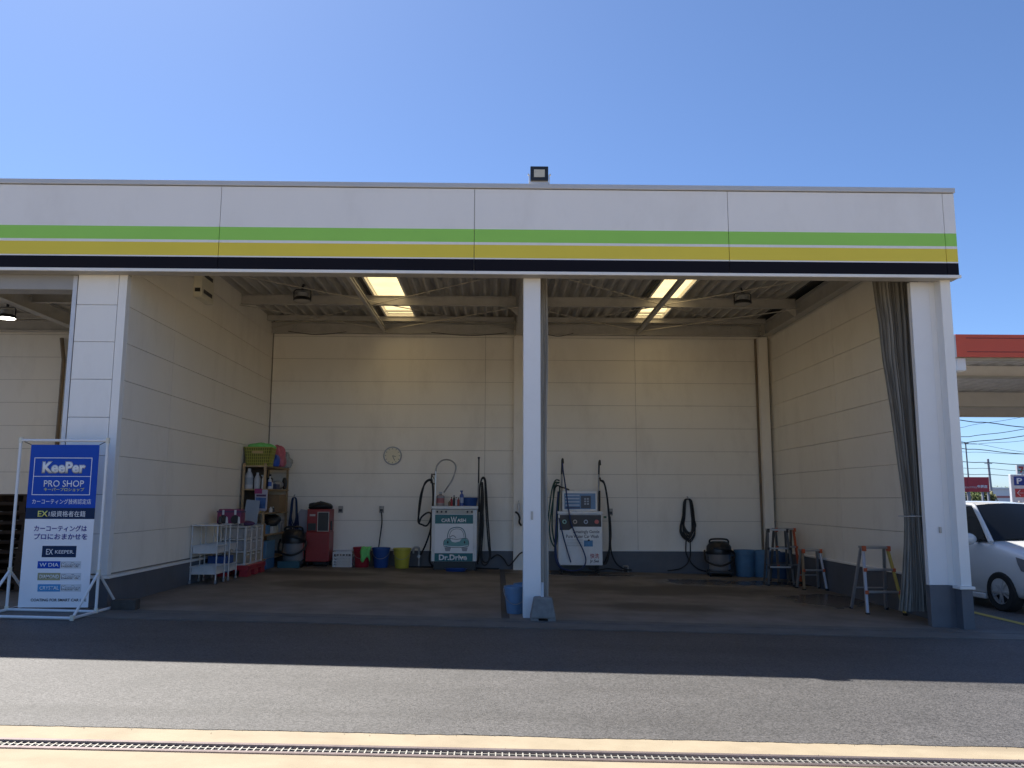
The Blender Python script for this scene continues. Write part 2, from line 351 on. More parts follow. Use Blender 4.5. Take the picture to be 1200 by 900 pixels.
# right wall
rw = MB().box(6.215, 6.27, 11.35, YB+.09, -.25, 5.72).build('right_wall', JOINT, bld)
wall_panels(rw, 'y', 6.18, .05, [(11.45, 14.9), (14.9, YB-.002)], CREAM, zs=[.46]+JZ[1:])
wall_panels(rw, 'y', 6.30, -.05, [(11.35, 14.9), (14.9, YB+.08)], WHITE, zs=[.46]+JZ[1:])
MB().box(6.155, 6.315, 11.35, YB-.04, -.3, .44).build('plinth', PLINTH, bld)
MB().box(6.135, 6.325, 11.33, YB-.05, .442, .475).build('plinth_trim', TRIM, bld, bevel=.003)
# right front column: recessed column, wall end strip standing forward
MB().box(5.795, 6.06, 11.22, 11.31, .43, 4.6).build('column', POSTW, bld, bevel=.006)
MB().box(5.79, 6.065, 11.208, 11.315, -.15, .428).build('column_base', PLINTH, bld, bevel=.004)
MB().box(6.0605, 6.134, 11.2225, 11.40, .43, 4.6).build('column_infill', WHITE, bld)
MB().box(6.0655, 6.1295, 11.2105, 11.40, -.15, .427).build('column_infill_base', PLINTH, bld)
MB().box(6.135, 6.275, 11.06, 11.345, .43, 4.6).build('wall_end_strip', WHITE, bld, bevel=.005)
MB().box(6.13, 6.28, 11.055, 11.34, -.16, .39).build('wall_end_base', PLINTH, bld, bevel=.004)
MB().box(6.10, 6.305, 11.03, 11.335, .392, .428).build('wall_end_cap', TRIM, bld, bevel=.004)
MB().box(5.97, 6.0, 11.2, 11.22, 1.12, 1.20).build('wall_bracket', DMETAL, bld, bevel=.003)
# centre post
MB().box(.35, .585, 11.15, 11.385, -.02, 4.60).build('centre_post', POSTW, bld, bevel=.008)
b = MB().box(.452, .482, 11.142, 11.152, 1.28, 1.39); b.box(.459, .475, 11.138, 11.143, 1.30, 1.345); b.build('post_bracket', DMETAL, bld)
# columns against the back wall
for x0, x1 in ((.36, .62), (5.9, 6.1)):
    MB().box(x0, x1, 18.3, YB-.005, fz(x0, 18.4)-.02, 5.2).build('back_column', CREAM, bld, bevel=.006)
MB().box(5.86, 5.9, 18.44, YB-.004, .45, 5.2).build('conduit', mat('brown_conduit', (.2, .15, .1), .6), bld)
b = MB(); b.tube([(-9.80, 18.42, 5.1), (-9.72, 18.42, 4.6), (-9.72, 18.42, 0.3)], .045); b.build('downpipe', MATS['brown_conduit'], bld, smooth=40)

# fascia
fas = MB().box(-14, 6.31, 10.945, 11.09, 4.60, 5.78).build('fascia', JOINT, bld)
bands = [(4.623, 4.789, 3), (4.789, 4.807, 0), (4.807, 4.992, 2), (4.992, 5.028, 0), (5.028, 5.212, 1), (5.212, 5.785, 0)]
# ragged asphalt lip over the concrete edge
b = MB(); rl = random.Random(5); ra, rb2 = [], []; y_ = 0
for k in range(700):
    x = -14+k*.04; y_ = y_*.8+rl.uniform(-.008, .008); ra.append((x, 5.635+y_, gz(x)+.0095)); rb2.append((x, 5.70, gz(x)+.0085))
b.grid([ra, rb2]); b.grid([[(x, y, z-.012) for x, y, z in ra], ra]); b.build('asphalt_lip', ASPH, recalc=False)['kind'] = 'structure'
b = MB()
for k in range(420):
    x = rl.uniform(-5.5, 5.5); y = rl.choice([rl.gauss(5.63, .03), rl.gauss(10.3, .12), rl.gauss(5.345, .012), rl.gauss(10.74, .02)]); s = rl.uniform(.002, .0055)
    b.obox((x, y, gz(x)+.009+s*.3), (s, s*rl.uniform(.6, 1.4), s*.7), Matrix.Rotation(rl.uniform(0, 3), 3, 'Z'))
tag(b.build('grit', mat('grit_stone', (.3, .26, .2), .9, var=.4, scale=30)), 'loose grit scattered along the pavement edges', 'grit', kind='stuff')
xsf = [-14, -10.78, -7.29, -3.80, -.333, 3.165, 6.17, 6.335]
for i in range(len(xsf)-1):
    a, c = xsf[i]+.004, xsf[i+1]-.004; bb = MB()
    last = i == len(xsf)-2
    for (z0, z1, mi) in bands:
        y1 = 11.10 if last else 10.945
        vs = [(a, 10.92, z0), (c, 10.92, z0), (c, 10.92, z1), (a, 10.92, z1), (a, y1, z0), (c, y1, z0), (c, y1, z1), (a, y1, z1)]
        bb.add(vs, [(0, 1, 2, 3), (0, 3, 7, 4), (1, 5, 6, 2)] + ([(3, 2, 6, 7)] if z1 > 5.78 else []) + ([(0, 4, 5, 1)] if z0 < 4.63 else []), mi)
    bb.build('fascia_panel', [FASW, FASG, FASY, FASK], fas, recalc=False)
MB().box(-14, 6.345, 10.895, 11.13, 5.795, 5.862).build('coping', mat('coping_metal', (.55, .54, .53), .35, metal=.2, var=.04), bld, bevel=.004)
b = MB(); b.box(-14, 6.352, 10.905, 10.935, 4.578, 4.619); b.box(-14, 6.35, 10.935, 11.16, 4.60, 4.618); b.build('soffit_trim', TRIM, bld, bevel=.003)
MB().box(-14, 6.34, 10.937, 11.142, 4.584, 4.598).build('soffit', mat('soffit_paint', (.48, .45, .40), .6, var=.08, scale=2, dirt=(.2, .17, .13), dirt_amt=.4), bld)
wf = MB().box(-14, -7.35, 11.2, 11.32, -.1, 4.59).build('unseen_front_wall', JOINT, bld)  # added wall out of view, keeps light out of the far left bay
wall_panels(wf, 'x', 11.15, .05, [(-14, -10.9), (-10.9, -7.35)], WHITE, zs=JZ[:9]+[4.59])
MB().box(-14, -7.34, 11.17, 11.34, -.1, .50).build('plinth', PLINTH, bld)  # foot of the added wall
MB().box(-13, -5.80, 11.17, 11.45, 4.38, 4.59).build('shutter_box', mat('grey_shutter_box', (.33, .33, .34), .45, var=.06), bld, bevel=.01)

# roof: folded steel sheets on purlins, with skylights
def corr(x0, x1, y0, y1, M, name, z=ROOFZ, per=.22, h=.10):
    b = MB(); n = max(1, round((x1-x0)/per)); pts = []
    for k in range(n):
        x = x0+(x1-x0)*k/n; p = (x1-x0)/n
        pts += [(x, z), (x+p*.14, z), (x+p*.43, z+h), (x+p*.71, z+h)]
    pts.append((x1, z))
    b.grid([[(x, y0, zz) for x, zz in pts], [(x, y1, zz) for x, zz in pts]])
    b.grid([[(x, y0, zz+.003) for x, zz in pts], [(x, y1, zz+.003) for x, zz in pts]])
    return b.build(name, M, bld, recalc=False)
SKY = bpy.data.materials.new('translucent_skylight'); SKY.use_nodes = True
n = SKY.node_tree; n.nodes.clear(); o_ = n.nodes.new('ShaderNodeOutputMaterial'); tl = n.nodes.new('ShaderNodeBsdfTranslucent'); tl.inputs[0].default_value = (.92, .74, .40, 1)
df = n.nodes.new('ShaderNodeBsdfDiffuse'); df.inputs[0].default_value = (.8, .7, .45, 1); ms = n.nodes.new('ShaderNodeMixShader'); ms.inputs[0].default_value = .2
tcn = n.nodes.new('ShaderNodeTexCoord'); nn = n.nodes.new('ShaderNodeTexNoise'); nn.inputs['Scale'].default_value = 3; nn.inputs['Detail'].default_value = 5
cr = n.nodes.new('ShaderNodeValToRGB'); cr.color_ramp.elements[0].color = (.66, .49, .22, 1); cr.color_ramp.elements[1].color = (.80, .64, .34, 1)
n.links.new(tcn.outputs['Object'], nn.inputs['Vector']); n.links.new(nn.outputs[0], cr.inputs[0]); n.links.new(cr.outputs[0], tl.inputs[0])
n.links.new(tl.outputs[0], ms.inputs[1]); n.links.new(df.outputs[0], ms.inputs[2]); n.links.new(ms.outputs[0], o_.inputs[0])
skyl = [(-2.47, -1.83), (3.02, 3.66), (-7.3, -6.6)]
edges = [(-13, -7.3), (-6.6, -5.74), (-5.14, -2.47), (-1.83, .40), (.40, 3.02), (3.66, 5.80)]
for a, c in edges: corr(a, c, 11.08, YB+.05, GALV, 'roof_sheet')
MB().box(5.79, 6.20, 11.08, YB+.05, ROOFZ+.002, ROOFZ+.12).build('roof_edge_gap_shade', BLACK, bld)  # black box paints the dark gap beside the wall, also stops sun leaking in
MB().box(-5.76, -5.12, 11.08, YB+.05, 5.722, 5.74).build('wall_capping', GALV, bld)
for a, c in skyl:
    b = MB(); b.add([(a, 11.1, ROOFZ+.07), (c, 11.1, ROOFZ+.07), (a, 18.0, ROOFZ+.07), (c, 18.0, ROOFZ+.07)], [(0, 1, 3, 2)])
    s_ = b.build('skylight', SKY, bld, recalc=False)
    b = MB(); b.box(a-.02, a+.02, 11.1, 18.1, ROOFZ-.02, ROOFZ+.09); b.box(c-.02, c+.02, 11.1, 18.1, ROOFZ-.02, ROOFZ+.09)
    b.box(a+.02, c-.02, 17.98, 18.1, ROOFZ-.01, ROOFZ+.10); b.box(a+.02, c-.02, 17.6, 17.66, ROOFZ+.02, ROOFZ+.06)
    b.build('skylight_frame', TRIM, s_)
    MB().box(a-.10, a-.025, 11.1, 18.1, ROOFZ-.012, ROOFZ-.002).build('black_strip', BLACK, s_)  # thin black strip along the left edge of the skylight
    MB().box(a-.03, c+.03, 18.105, YB+.05, ROOFZ-.006, ROOFZ+.105).build('end_closure', GALV, s_)
def ibeam(p, q, wdt, hgt, name, M=STEEL, t=.014):   # I-beam along x or y, z = bottom
    b = MB(); p = Vector(p); q = Vector(q); ax = 0 if abs(q.x-p.x) > abs(q.y-p.y) else 1
    def bx(s0, s1, z0, z1):
        if ax == 0: b.box(p.x, q.x, p.y+s0, p.y+s1, p.z+z0, p.z+z1)
        else: b.box(p.x+s0, p.x+s1, p.y, q.y, p.z+z0, p.z+z1)
    bx(-wdt/2, wdt/2, 0, t); bx(-wdt/2, wdt/2, hgt-t, hgt); bx(-t/2, t/2, t, hgt-t)
    return b.build(name, M, bld)
def bolts(name, x, y, z, n=4):
    b = MB()
    for i in range(n):
        b.lathe([(.012, -.012), (.012, 0)], 6, (x+(i % 2)*.07, y, z+(i//2)*.08), axis='y')
    b.build(name, DMETAL, bld)
for (x0, x1) in ((-13, -9.4), (-9.2, -5.78), (-5.09, .36), (.62, 5.96)):
    ibeam((x0, 18.36, 5.24), (x1, 18.36, 5.24), .15, .24, 'back_beam')
    ibeam((x0, 16.1, 5.36), (x1, 16.1, 5.36), .10, .19, 'purlin')
    ibeam((x0, 12.9, 5.36), (x1, 12.9, 5.36), .10, .19, 'purlin')
    ibeam((x0, 17.95, 5.44), (x1, 17.95, 5.44), .08, .11, 'purlin')
    MB().box(x0, x1, 11.2, 11.34, 5.02, 5.30).build('front_beam', STEEL, bld)
for x in (-9.3, .49, 6.06):
    ibeam((x, 11.45, 5.22), (x, 18.28, 5.22), .18, .30, 'main_beam')
for x in (-2.55, 3.16):
    ibeam((x, 11.36, 5.26), (x, 18.27, 5.26), .07, .095, 'tie_beam')
for x in (-4.6, -.5, 1.1, 5.2): bolts('bolt_cluster', x, 18.28, 5.32)
for (x, s) in ((.58, 1), (5.97, -1), (.40, -1)):       # gusset plates under the purlins
    for y in (12.9, 16.1):
        MB().prism([(x, 5.355), (x+s*.22, 5.355), (x, 5.16)], y-.006, y+.006, 'y').build('gusset_plate', STEEL, bld)
for (xa, xb, xm) in ((-5.06, .40, -2.5), (.60, 5.95, 3.16)):
    for p, q in (((xa, 13.6, 5.40), (xb, 18.25, 5.33)), ((xb, 13.6, 5.40), (xa, 18.25, 5.33)), ((xa, 15.9, 5.30), (xm, 18.2, 5.30)), ((xb, 15.9, 5.30), (xm, 18.2, 5.30))):
        b = MB(); b.tube([p, q], .010, 6); b.build('brace_rod', mat('brace_rod', (.5, .46, .4), .4, metal=.4), bld)
# loose cables along the back beam
for (xa, xb) in ((-4.7, -3.4), (-1.5, .2), (1.0, 1.7)):
    pts = spline([(xa, 18.27, 5.26), ((xa+xb)/2, 18.26, 5.19), (xb, 18.27, 5.26)], 8); MB().tube(pts, .007, 6).build('cable', BLACK, bld)

# ------------------------------------------------------------------ fittings on the building
fl = thing('floodlight', 'small black floodlight with white back standing on top of the fascia', 'floodlight', (.562, 11.0, 5.862))
b = MB(); b.box(-.125, .125, -.03, .035, .075, .285); o = b.build('housing', BLKPL, fl, bevel=.008)
MB().box(-.075, .075, -.034, -.029, .125, .235).build('lens', mat('floodlight_lens', (.55, .53, .45), .25, var=.08), o)
b = MB(); b.box(-.145, -.132, -.015, .02, 0, .17); b.box(.132, .145, -.015, .02, 0, .17); b.box(-.131, .131, -.015, .02, .035, .06); b.build('bracket', WHPL, fl, bevel=.002)
b = MB(); b.tube([(-.145, 0, .17), (-.16, 0, .17)], .018); b.tube([(.145, 0, .17), (.16, 0, .17)], .018); b.build('pivot_knob', WHPL, fl)

ht = thing('wall_fan_box', 'cream boxy vent unit fixed high on the inner left wall', 'vent unit', (-5.10, 13.85, 4.98))
b = MB(); b.box(0, .14, -.30, .30, -.10, .46); b.build('casing', mat('cream_casing', (.72, .68, .55), .45, var=.05), ht, bevel=.015)
for z in (.02, .30):
    MB().box(.142, .147, -.20, .20, z-.03, z+.035).build('vent_slot', BLKPL, ht)
    MB().box(.03, .12, -.305, -.30, z-.03, z+.035).build('vent_slot', BLKPL, ht)

def bay_lamp(label, loc, lit=False):
    t = thing('ceiling_lamp', label, 'lamp', loc, 0, 'round lamps under the bay roof'); t.scale = (.85, .85, .7)
    b = MB(); b.tube([(0, 0, .42), (0, 0, .30)], .03); b.box(-.05, .05, -.05, .05, .40, .43); b.build('hanger', BLKPL, t)
    b = MB(); b.tube([(-.19, 0, .02), (-.19, 0, .24), (-.15, 0, .29), (.15, 0, .29), (.19, 0, .24), (.19, 0, .02)], .014, 6); b.build('bracket', BLKPL, t, smooth=40)
    MB().lathe([(.05, .24), (.13, .20), (.13, .10), (.10, .06)], 16).build('driver_housing', GRYPL, t, smooth=40)
    MB().lathe([(.17, .07), (.20, .03), (.20, -.01), (.185, -.02)], 20).build('rim', BLKPL, t, smooth=40)
    MB().lathe([(.18, -.022), (.17, -.03)], 20).build('diffuser', mat('lit_diffuser', (1, .97, .85), .4, emit=9) if lit else mat('unlit_diffuser', (.35, .34, .32), .3), t)
bay_lamp('unlit round lamp hanging near the vent unit in the left wash bay', (-3.75, 15.5, 5.31))
bay_lamp('unlit round lamp under the roof of the right wash bay', (4.72, 15.5, 5.31))
p = W(8, 372, 16.0); bay_lamp('glowing round lamp in the dark bay beyond the pier', (p.x, 16.0, p.z), True)

# curtains
CURT = mat('grey_curtain_sheet', (.32, .30, .265), .75, var=.55, scale=3, stretch=(14, 14, .25), dirt=(.42, .41, .40), dirt_amt=.45, dirt_scale=2.2, bump=.3, bscale=30)
def curtain(name, label, rows, pleats, amp, Yc, parent_loc=(0, 0, 0)):
    t = thing(name, label, 'curtain'); b = MB(); n = pleats*8; gr = []
    rnd = random.Random(3); ph = [rnd.uniform(.6, 1.4) for _ in range(pleats+1)]
    for (z, x0, x1, a) in rows:
        r = []
        for k in range(n+1):
            u = k/n; q = u*pleats; i = int(min(q, pleats-1e-6)); am = ph[i]
            r.append((x0+(x1-x0)*(u + .012*math.sin(q*5.1)), Yc + amp*a*am*math.sin(q*2*math.pi) + .02*math.sin(q*1.7+z*1.3), z))
        gr.append(r)
    b.grid(gr); o = b.build('fabric', CURT, t, smooth=60, recalc=False)
    return t
rows = []
keyr = [(328, 1022, 1076, 1), (352, 1025, 1077, 1), (380, 1029, 1078, 1), (420, 1033, 1079, .9), (480, 1043, 1080, .8), (530, 1050, 1081, .7), (564, 1055, 1082, .6), (590, 1058.5, 1083, .5), (605, 1060, 1083, .4), (615, 1060.5, 1083.5, .45), (640, 1060, 1086, .7), (690, 1057, 1094, 1.1), (716, 1054, 1097, 1.3)]
for (y, xa, xb, a) in keyr:
    p = W(xa, y, 11.75); q = W(xb, y, 11.75); rows.append((p.z, p.x, q.x, a))
rows.insert(0, (4.84, rows[0][1]-.03, rows[0][2], 1))
cu = curtain('bay_curtain', 'long grey gathered curtain tied back beside the right front column', rows, 13, .05, 11.75)
p = W(1060, 605, 11.68); q = W(1084, 605, 11.68)
b = MB(); b.tube([(p.x, 11.63, p.z), ((p.x+q.x)/2, 11.61, p.z+.003), (q.x+.02, 11.62, p.z), (q.x+.02, 11.86, p.z), (p.x, 11.86, p.z), (p.x-.005, 11.7, p.z)], .008, 6, closed=True); b.build('tie_cord', WHPL, cu)
b = MB(); b.tube([(.65, 11.7, 4.86), (6.12, 11.7, 4.86)], .022, 8); b.build('curtain_rail', DMETAL, cu)
for z, x0, x1, a in [rows[0]]:
    for k in range(9): MB().box(x0+(x1-x0)*(k+.5)/9-.006, x0+(x1-x0)*(k+.5)/9+.006, 11.69, 11.71, z-.01, 4.88).build('curtain_hook', DMETAL, cu)
curtain('bay_curtain', 'narrow grey bunched curtain hanging behind the white centre post', [(z, .50-.02*math.sin(z), .715+.012*math.sin(z*2.1), 1) for z in (4.84, 4.4, 4, 3.4, 2.8, 2.2, 1.6, 1.0, .5, .12)], 3, .016, 11.75)

# ------------------------------------------------------------------ banner stand
bx0, bx1, by = -6.05, -4.955, 10.6
gl = gz(-5.5)
bs = thing('banner_stand', 'tall blue and white lettered banner in a white pipe frame by the pier', 'banner stand', (0, by, 0))
PVC = mat('white_pvc_pipe', (.76, .76, .77), .35, var=.04, dirt=(.4, .36, .3), dirt_amt=.2, dirt_scale=6)
for x in (bx0, bx1): MB().tube([(x, 0, gz(x)+.02), (x, 0, 2.27)], .018, 10).build('post', PVC, bs, smooth=40)
MB().tube([(bx0, 0, 2.27), (bx1, 0, 2.27)], .018, 10).build('top_rail', PVC, bs, smooth=40)
for y in (-.58, 0): MB().tube([(bx0, y, gz(bx0)+.026), (bx1, y, gz(bx1)+.026)], .018, 10).build('bottom_rail', PVC, bs, smooth=40)
for x in (bx0, bx1):
    MB().tube([(x, -.60, gz(x)+.022), (x, .62, gz(x)+.022)], .018, 10).build('foot', PVC, bs, smooth=40)
    for y in (-.56, .58): MB().tube([(x, y, gz(x)+.03), (x, 0, gz(x)+.5)], .017, 10).build('brace', PVC, bs, smooth=40)
    for y, z in ((0, 2.27), (0, gz(x)+.03), (-.58, gz(x)+.024), (0, gz(x)+.5)):
        MB().lathe([(.018, -.035), (.025, -.035), (.025, .035), (.018, .035)], 10, (x, y, z)).build('pipe_joint', mat('ivory_joint', (.70, .67, .56), .4), bs, smooth=40)
BW, BT, BB = .86, 2.215, .205; bl = -5.915; BH = BT-BB
BBLUE = mat('banner_blue', (.012, .075, .45), .6, spec=.2, var=.04); BNAVY = mat('banner_navy', (.01, .03, .085), .6, spec=.2); BWHT = mat('banner_white', (.84, .85, .90), .55, spec=.25, var=.03)
def bz(zy): return BT - (zy-80)/(797-80)*BH
def bu(zx, zy): return bl + (zx - (140 - (zy-80)*58/715.))/299*BW
b = MB()
def bcurve(u, z): return .012*math.sin(u*3+z*1.5)
zs = [BT, bz(200), bz(300), bz(363), bz(412), bz(550), bz(680), BB]
for i in range(len(zs)-1):
    mi = 0 if i < 3 else (1 if i == 3 else 2)
    b.add([(bl, 0, zs[i]), (bl+BW, 0, zs[i]), (bl+BW, 0, zs[i+1]), (bl, 0, zs[i+1]), (bl, .003, zs[i]), (bl+BW, .003, zs[i]), (bl+BW, .003, zs[i+1]), (bl, .003, zs[i+1])], [(0, 1, 2, 3), (5, 4, 7, 6), (4, 0, 3, 7), (1, 5, 6, 2)], mi)
ban = b.build('banner', [BBLUE, BNAVY, BWHT], bs, recalc=False)
LW = mat('lettering_white', (.86, .86, .88), .5, var=.02); LB = mat('lettering_blue', (.03, .035, .26), .5, var=.02); LY = mat('lettering_yellow', (.75, .70, .18), .5); LK = mat('lettering_dark', (.03, .03, .04), .5); LG = mat('lettering_grey', (.35, .35, .38), .5)
def T(s, zx0, zx1, zy0, zy1, M, bold=0, y=-.003): return text(s, M, ban, bu(zx0, zy0), bu(zx1, zy0), bz(zy1), bz(zy0), y, bold, thick=.001)
def patch(zx0, zx1, zy0, zy1, M, name, y=-.0015):
    a, c = bu(zx0, zy0), bu(zx1, zy0); return MB().box(a, c, y, y+.001, bz(zy1), bz(zy0)).build(name, M, ban)
for (a, c, e, f) in ((155, 407, 138, 141), (155, 407, 221, 223.5), (155, 407, 303, 306)): MB().box(bu(a, 138), bu(c, 138), -.0025, -.001, bz(f), bz(e)).build('outline_rule', LW, ban)
for a in (155, 404.5): MB().box(bu(a, 138), bu(a+2.6, 138), -.0024, -.001, bz(303), bz(141)).build('outline_rule', LW, ban)
T('KeePer', 189, 381, 154, 210, LG, .07, -.002); T('KeePer', 192, 378, 158, 206, LW, .035, -.0035)
T('PRO SHOP', 196, 370, 240, 269, LW, .004)
T('キーパープロショップ', 196, 370, 273, 289, LY, .01)
T('カーコーティング技術認定店', 145, 400, 323, 346, LW, 0)
T('EX', 169, 213, 376, 402, LY, .02); T('1級資格者在籍', 217, 375, 376, 402, LW, 0)
T('カーコーティングは', 153, 381, 440, 467, LB, .02); T('プロにおまかせを', 153, 383, 476, 502, LB, .02)
patch(188, 335, 530, 580, BNAVY, 'logo_patch'); T('EX', 205, 234, 544, 568, LW); T('KEEPER.', 243, 324, 549, 564, LW)
GOLD = mat('banner_gold', (.32, .30, .17), .5); CYAN = mat('banner_cyan', (.05, .27, .55), .5)
for (zy, M, s) in ((597, BBLUE, 'W DIA'), (648, GOLD, 'DIAMOND'), (697, CYAN, 'CRYSTAL')):
    zx = 168
    patch(zx, zx+97, zy, zy+32, M, 'logo_patch'); patch(zx+97, zx+186, zy, zy+32, mat('logo_pale', (.60, .62, .66), .5), 'logo_patch')
    T(s, zx+8, zx+90, zy+8, zy+24, LW, .01); T('KeePer', zx+102, zx+180, zy+6, zy+26, LK, .05, -.002); T('KeePer', zx+104, zx+178, zy+8, zy+24, LW, .01, -.0035)
T('COATING FOR SMART CAR LIFE', 138, 375, 759, 771, LK, .02)
for (x, z, cx, cz) in ((bl, BT, bx0, 2.27), (bl+BW, BT, bx1, 2.27), (bl, BB, bx0, gl+.05), (bl+BW, BB, bx1, gl+.03)):
    MB().tube([(x, 0, z), (cx, 0, cz)], .005, 5).build('tie_cord', BLACK, bs)
b = MB(); b.box(-.15, .15, -.10, .10, 0, .13); b.box(-.04, .04, -.11, .11, .03, .09)
tag(b.build('weight_block', mat('dark_weight', (.06, .055, .05), .8, var=.25, scale=9), loc=(-4.78, 11.03, gz(-4.8)-.002), rotz=.1, bevel=.012), 'dark block lying on the floor by the banner stand foot', 'block')

# stacked pallets in the dark bay on the far left
BRN = mat('brown_wood', (.085, .05, .03), .8, var=.3, scale=6)
def pallet(loc, rz):
    t = thing('wooden_pallet', 'brown wooden pallet in the stack behind the banner stand', 'pallet', loc, rz, 'brown pallets stacked in the far left bay')
    for k in range(5): MB().box(-.55, .55, -.5+k*.215, -.5+k*.215+.13, .118, .14).build('deck_board', BRN, t)
    for k in range(3): MB().box(-.55+k*.505, -.55+k*.505+.09, -.5, .49, .022, .118).build('stringer', BRN, t)
    for k in range(3): MB().box(-.55, .55, -.5+k*.43, -.5+k*.43+.13, 0, .022).build('bottom_board', BRN, t)
    return t
p0 = None
for k in range(10):
    c = pallet((0, 0, 0), 0) if p0 is None else copy_tree(p0)
    p0 = p0 or c; c['label'] = 'brown wooden pallet, ' + ['bottom', 'second from bottom', 'third from bottom', 'fourth from bottom', 'fifth from bottom', 'fifth from top', 'fourth from top', 'third from top', 'second from top', 'topmost'][k] + ' in the stack behind the banner stand'
    c.location = (-7.05+random.uniform(-.03, .03), 13.1+random.uniform(-.03, .03), fz(-7.05, 13)+.142*k); c.rotation_euler.z = random.uniform(-.04, .04)

# ------------------------------------------------------------------ left bay: carts, drawers, shelf
def cart(label, loc, rz=0):
    t = thing('storage_cart', label, 'cart', loc, rz, 'white tiered storage carts')
    w_, d_, h_ = .42, .42, .95
    for sx in (-1, 1):
        for sy in (-1, 1):
            o = MB().tube([(sx*w_/2, sy*d_/2, .07), (sx*w_/2, sy*d_/2, h_)], .011, 8).build('upright', WHPL, t, smooth=40)
            b = MB(); b.lathe([(.03, -.011), (.034, 0), (.03, .011)], 12, (sx*w_/2, sy*d_/2, .034), axis='x'); b.tube([(sx*w_/2, sy*d_/2, .034), (sx*w_/2, sy*d_/2, .08)], .009, 6); b.build('caster', GRYPL, t, smooth=40)
    b = MB(); b.box(-w_/2-.02, w_/2+.02, -d_/2-.02, d_/2+.02, h_, h_+.022); b.build('top_tray', WHPL, t, bevel=.006)
    for z in (.47, .13):
        b = MB(); x, y = w_/2-.01, d_/2-.01
        b.box(-x, x, -y, y, z+.03, z+.036)
        for (x0, x1, y0, y1) in ((-x, x, -y, -y+.008), (-x, x, y-.008, y), (-x, -x+.008, -y, y), (x-.008, x, -y, y)): b.box(x0, x1, y0, y1, z+.036, z+.145)
        b.box(-w_/2-.014, w_/2+.014, -d_/2-.014, -d_/2+.012, z+.143, z+.162); b.box(-w_/2-.014, w_/2+.014, d_/2-.012, d_/2+.014, z+.143, z+.162)
        b.box(-w_/2-.014, -w_/2+.012, -d_/2, d_/2, z+.143, z+.162); b.box(w_/2-.012, w_/2+.014, -d_/2, d_/2, z+.143, z+.162)
        b.build('basket', WHPL, t)
    return t
fx, fy = -4.86, 14.27
cart('white three tier plastic cart nearest the bay entrance by the left wall', (fx, fy, fz(fx, fy)))
cart('white three tier cart behind the nearest cart, touching the drawer unit', (-4.84, 14.86, fz(-4.84, 14.86)))
tag(MB().box(-.17, .17, -.17, .17, 0, .28).build('storage_box', BLUEPL, loc=(-4.84, 14.86, fz(-4.84, 14.86)+.138), bevel=.01), 'dark blue box sitting on the bottom tier of the rear cart', 'box')
def blob(name, M, loc, size, seed, n=14, m=9, rough=.18, base=True):
    rnd = random.Random(seed); b = MB(); rows = []
    offs = [(rnd.uniform(0, 6.3), rnd.randint(2, 5), rnd.uniform(0, 6.3), rnd.randint(2, 4)) for _ in range(4)]
    for j in range(m+1):
        th = math.pi*j/m; r = []
        for k in range(n):
            a = 2*math.pi*k/n; f = 1 + sum(rough/(i+1)*math.sin(o[1]*a+o[0])*math.cos(o[3]*th+o[2]) for i, o in enumerate(offs))
            z = math.cos(th)*f
            if base: z = max(z, -.55)
            r.append((math.sin(th)*math.cos(a)*f*size[0]/2, math.sin(th)*math.sin(a)*f*size[1]/2, (z+(.55 if base else 0))*size[2]/1.55))
        rows.append(r)
    b.grid(rows, close=True); return b.build(name, M, loc=loc, smooth=50)
tag(blob('rag_pile', mat('grey_rag', (.33, .30, .26), .95, var=.2, scale=12, bump=.4, bscale=40), (-4.76, 14.75, fz(-4.8, 14.75)+.46), (.32, .2, .10), 5), 'crumpled grey rag on the middle tier of the rear cart', 'rag')

# pink carrying case on the carts
pc = thing('carry_case', 'pink and purple carrying case with two dark arched openings on the carts', 'case', (-4.70, 14.88, fz(-4.84, 14.86)+.974))
PINK = mat('pink_case', (.20, .028, .09), .5, var=.15, scale=7); PURP = mat('purple_case', (.07, .03, .10), .55, var=.15, scale=7)
b = MB(); b.prism([(-.21, 0), (.21, 0), (.21, .17), (.18, .25), (-.18, .25), (-.21, .17)], -.12, .12, 'y', 0); b.build('shell', PINK, pc, bevel=.012)
MB().box(-.215, .215, -.126, .126, .19, .215).build('lid_band', PURP, pc)
for x in (-.10, .11):
    MB().lathe([(.075, -.006), (.075, .004)], 16, (x, -.123, .07), axis='y').build('arched_opening', BLKPL, pc)
    MB().box(x-.018, x+.018, -.132, -.12, .15, .235).build('latch', WHPL, pc, bevel=.004)
    b = MB(); b.prism([(x+.05, 0), (x+.09, 0), (x+.08, .11), (x+.055, .12)], -.135, -.122, 'y'); b.build('side_clip', WHPL, pc)

# translucent drawer unit on a red base
DRW = mat('frosted_drawer', (.42, .42, .43), .35, var=.1, scale=9); DRT = mat('frosted_drawer_tan', (.40, .35, .27), .4, var=.15, scale=9)
du = thing('drawer_unit', 'white framed three tier drawer unit with frosted drawers on a red base', 'drawers', (-4.825, 15.98, fz(-4.8, 16)+.20))
hw, hd, hh = .225, .52, .70
for x in (-hw, hw):
    for y in (-hd, -hd/3, hd/3, hd):
        MB().box(x-.018, x+.018, y-.022, y+.022, 0, hh).build('frame_post', WHPL, du)
for z in (0, .225, .45, .675):
    b = MB(); b.box(-hw-.015, hw+.015, -hd-.018, hd+.018, z, z+.028); b.build('frame_shelf', WHPL, du)
for k in range(3):
    for j in range(3):
        y0 = -hd+.03+j*(2*hd/3); M = DRT if (k == 0) else DRW
        o = MB().box(-hw+.02, hw+.004, y0, y0+2*hd/3-.05, .035+k*.225, .215+k*.225).build('drawer', M, du, bevel=.008)
        MB().box(hw+.004, hw+.018, y0+.08, y0+.20, .17+k*.225, .19+k*.225).build('drawer_handle', WHPL, o)
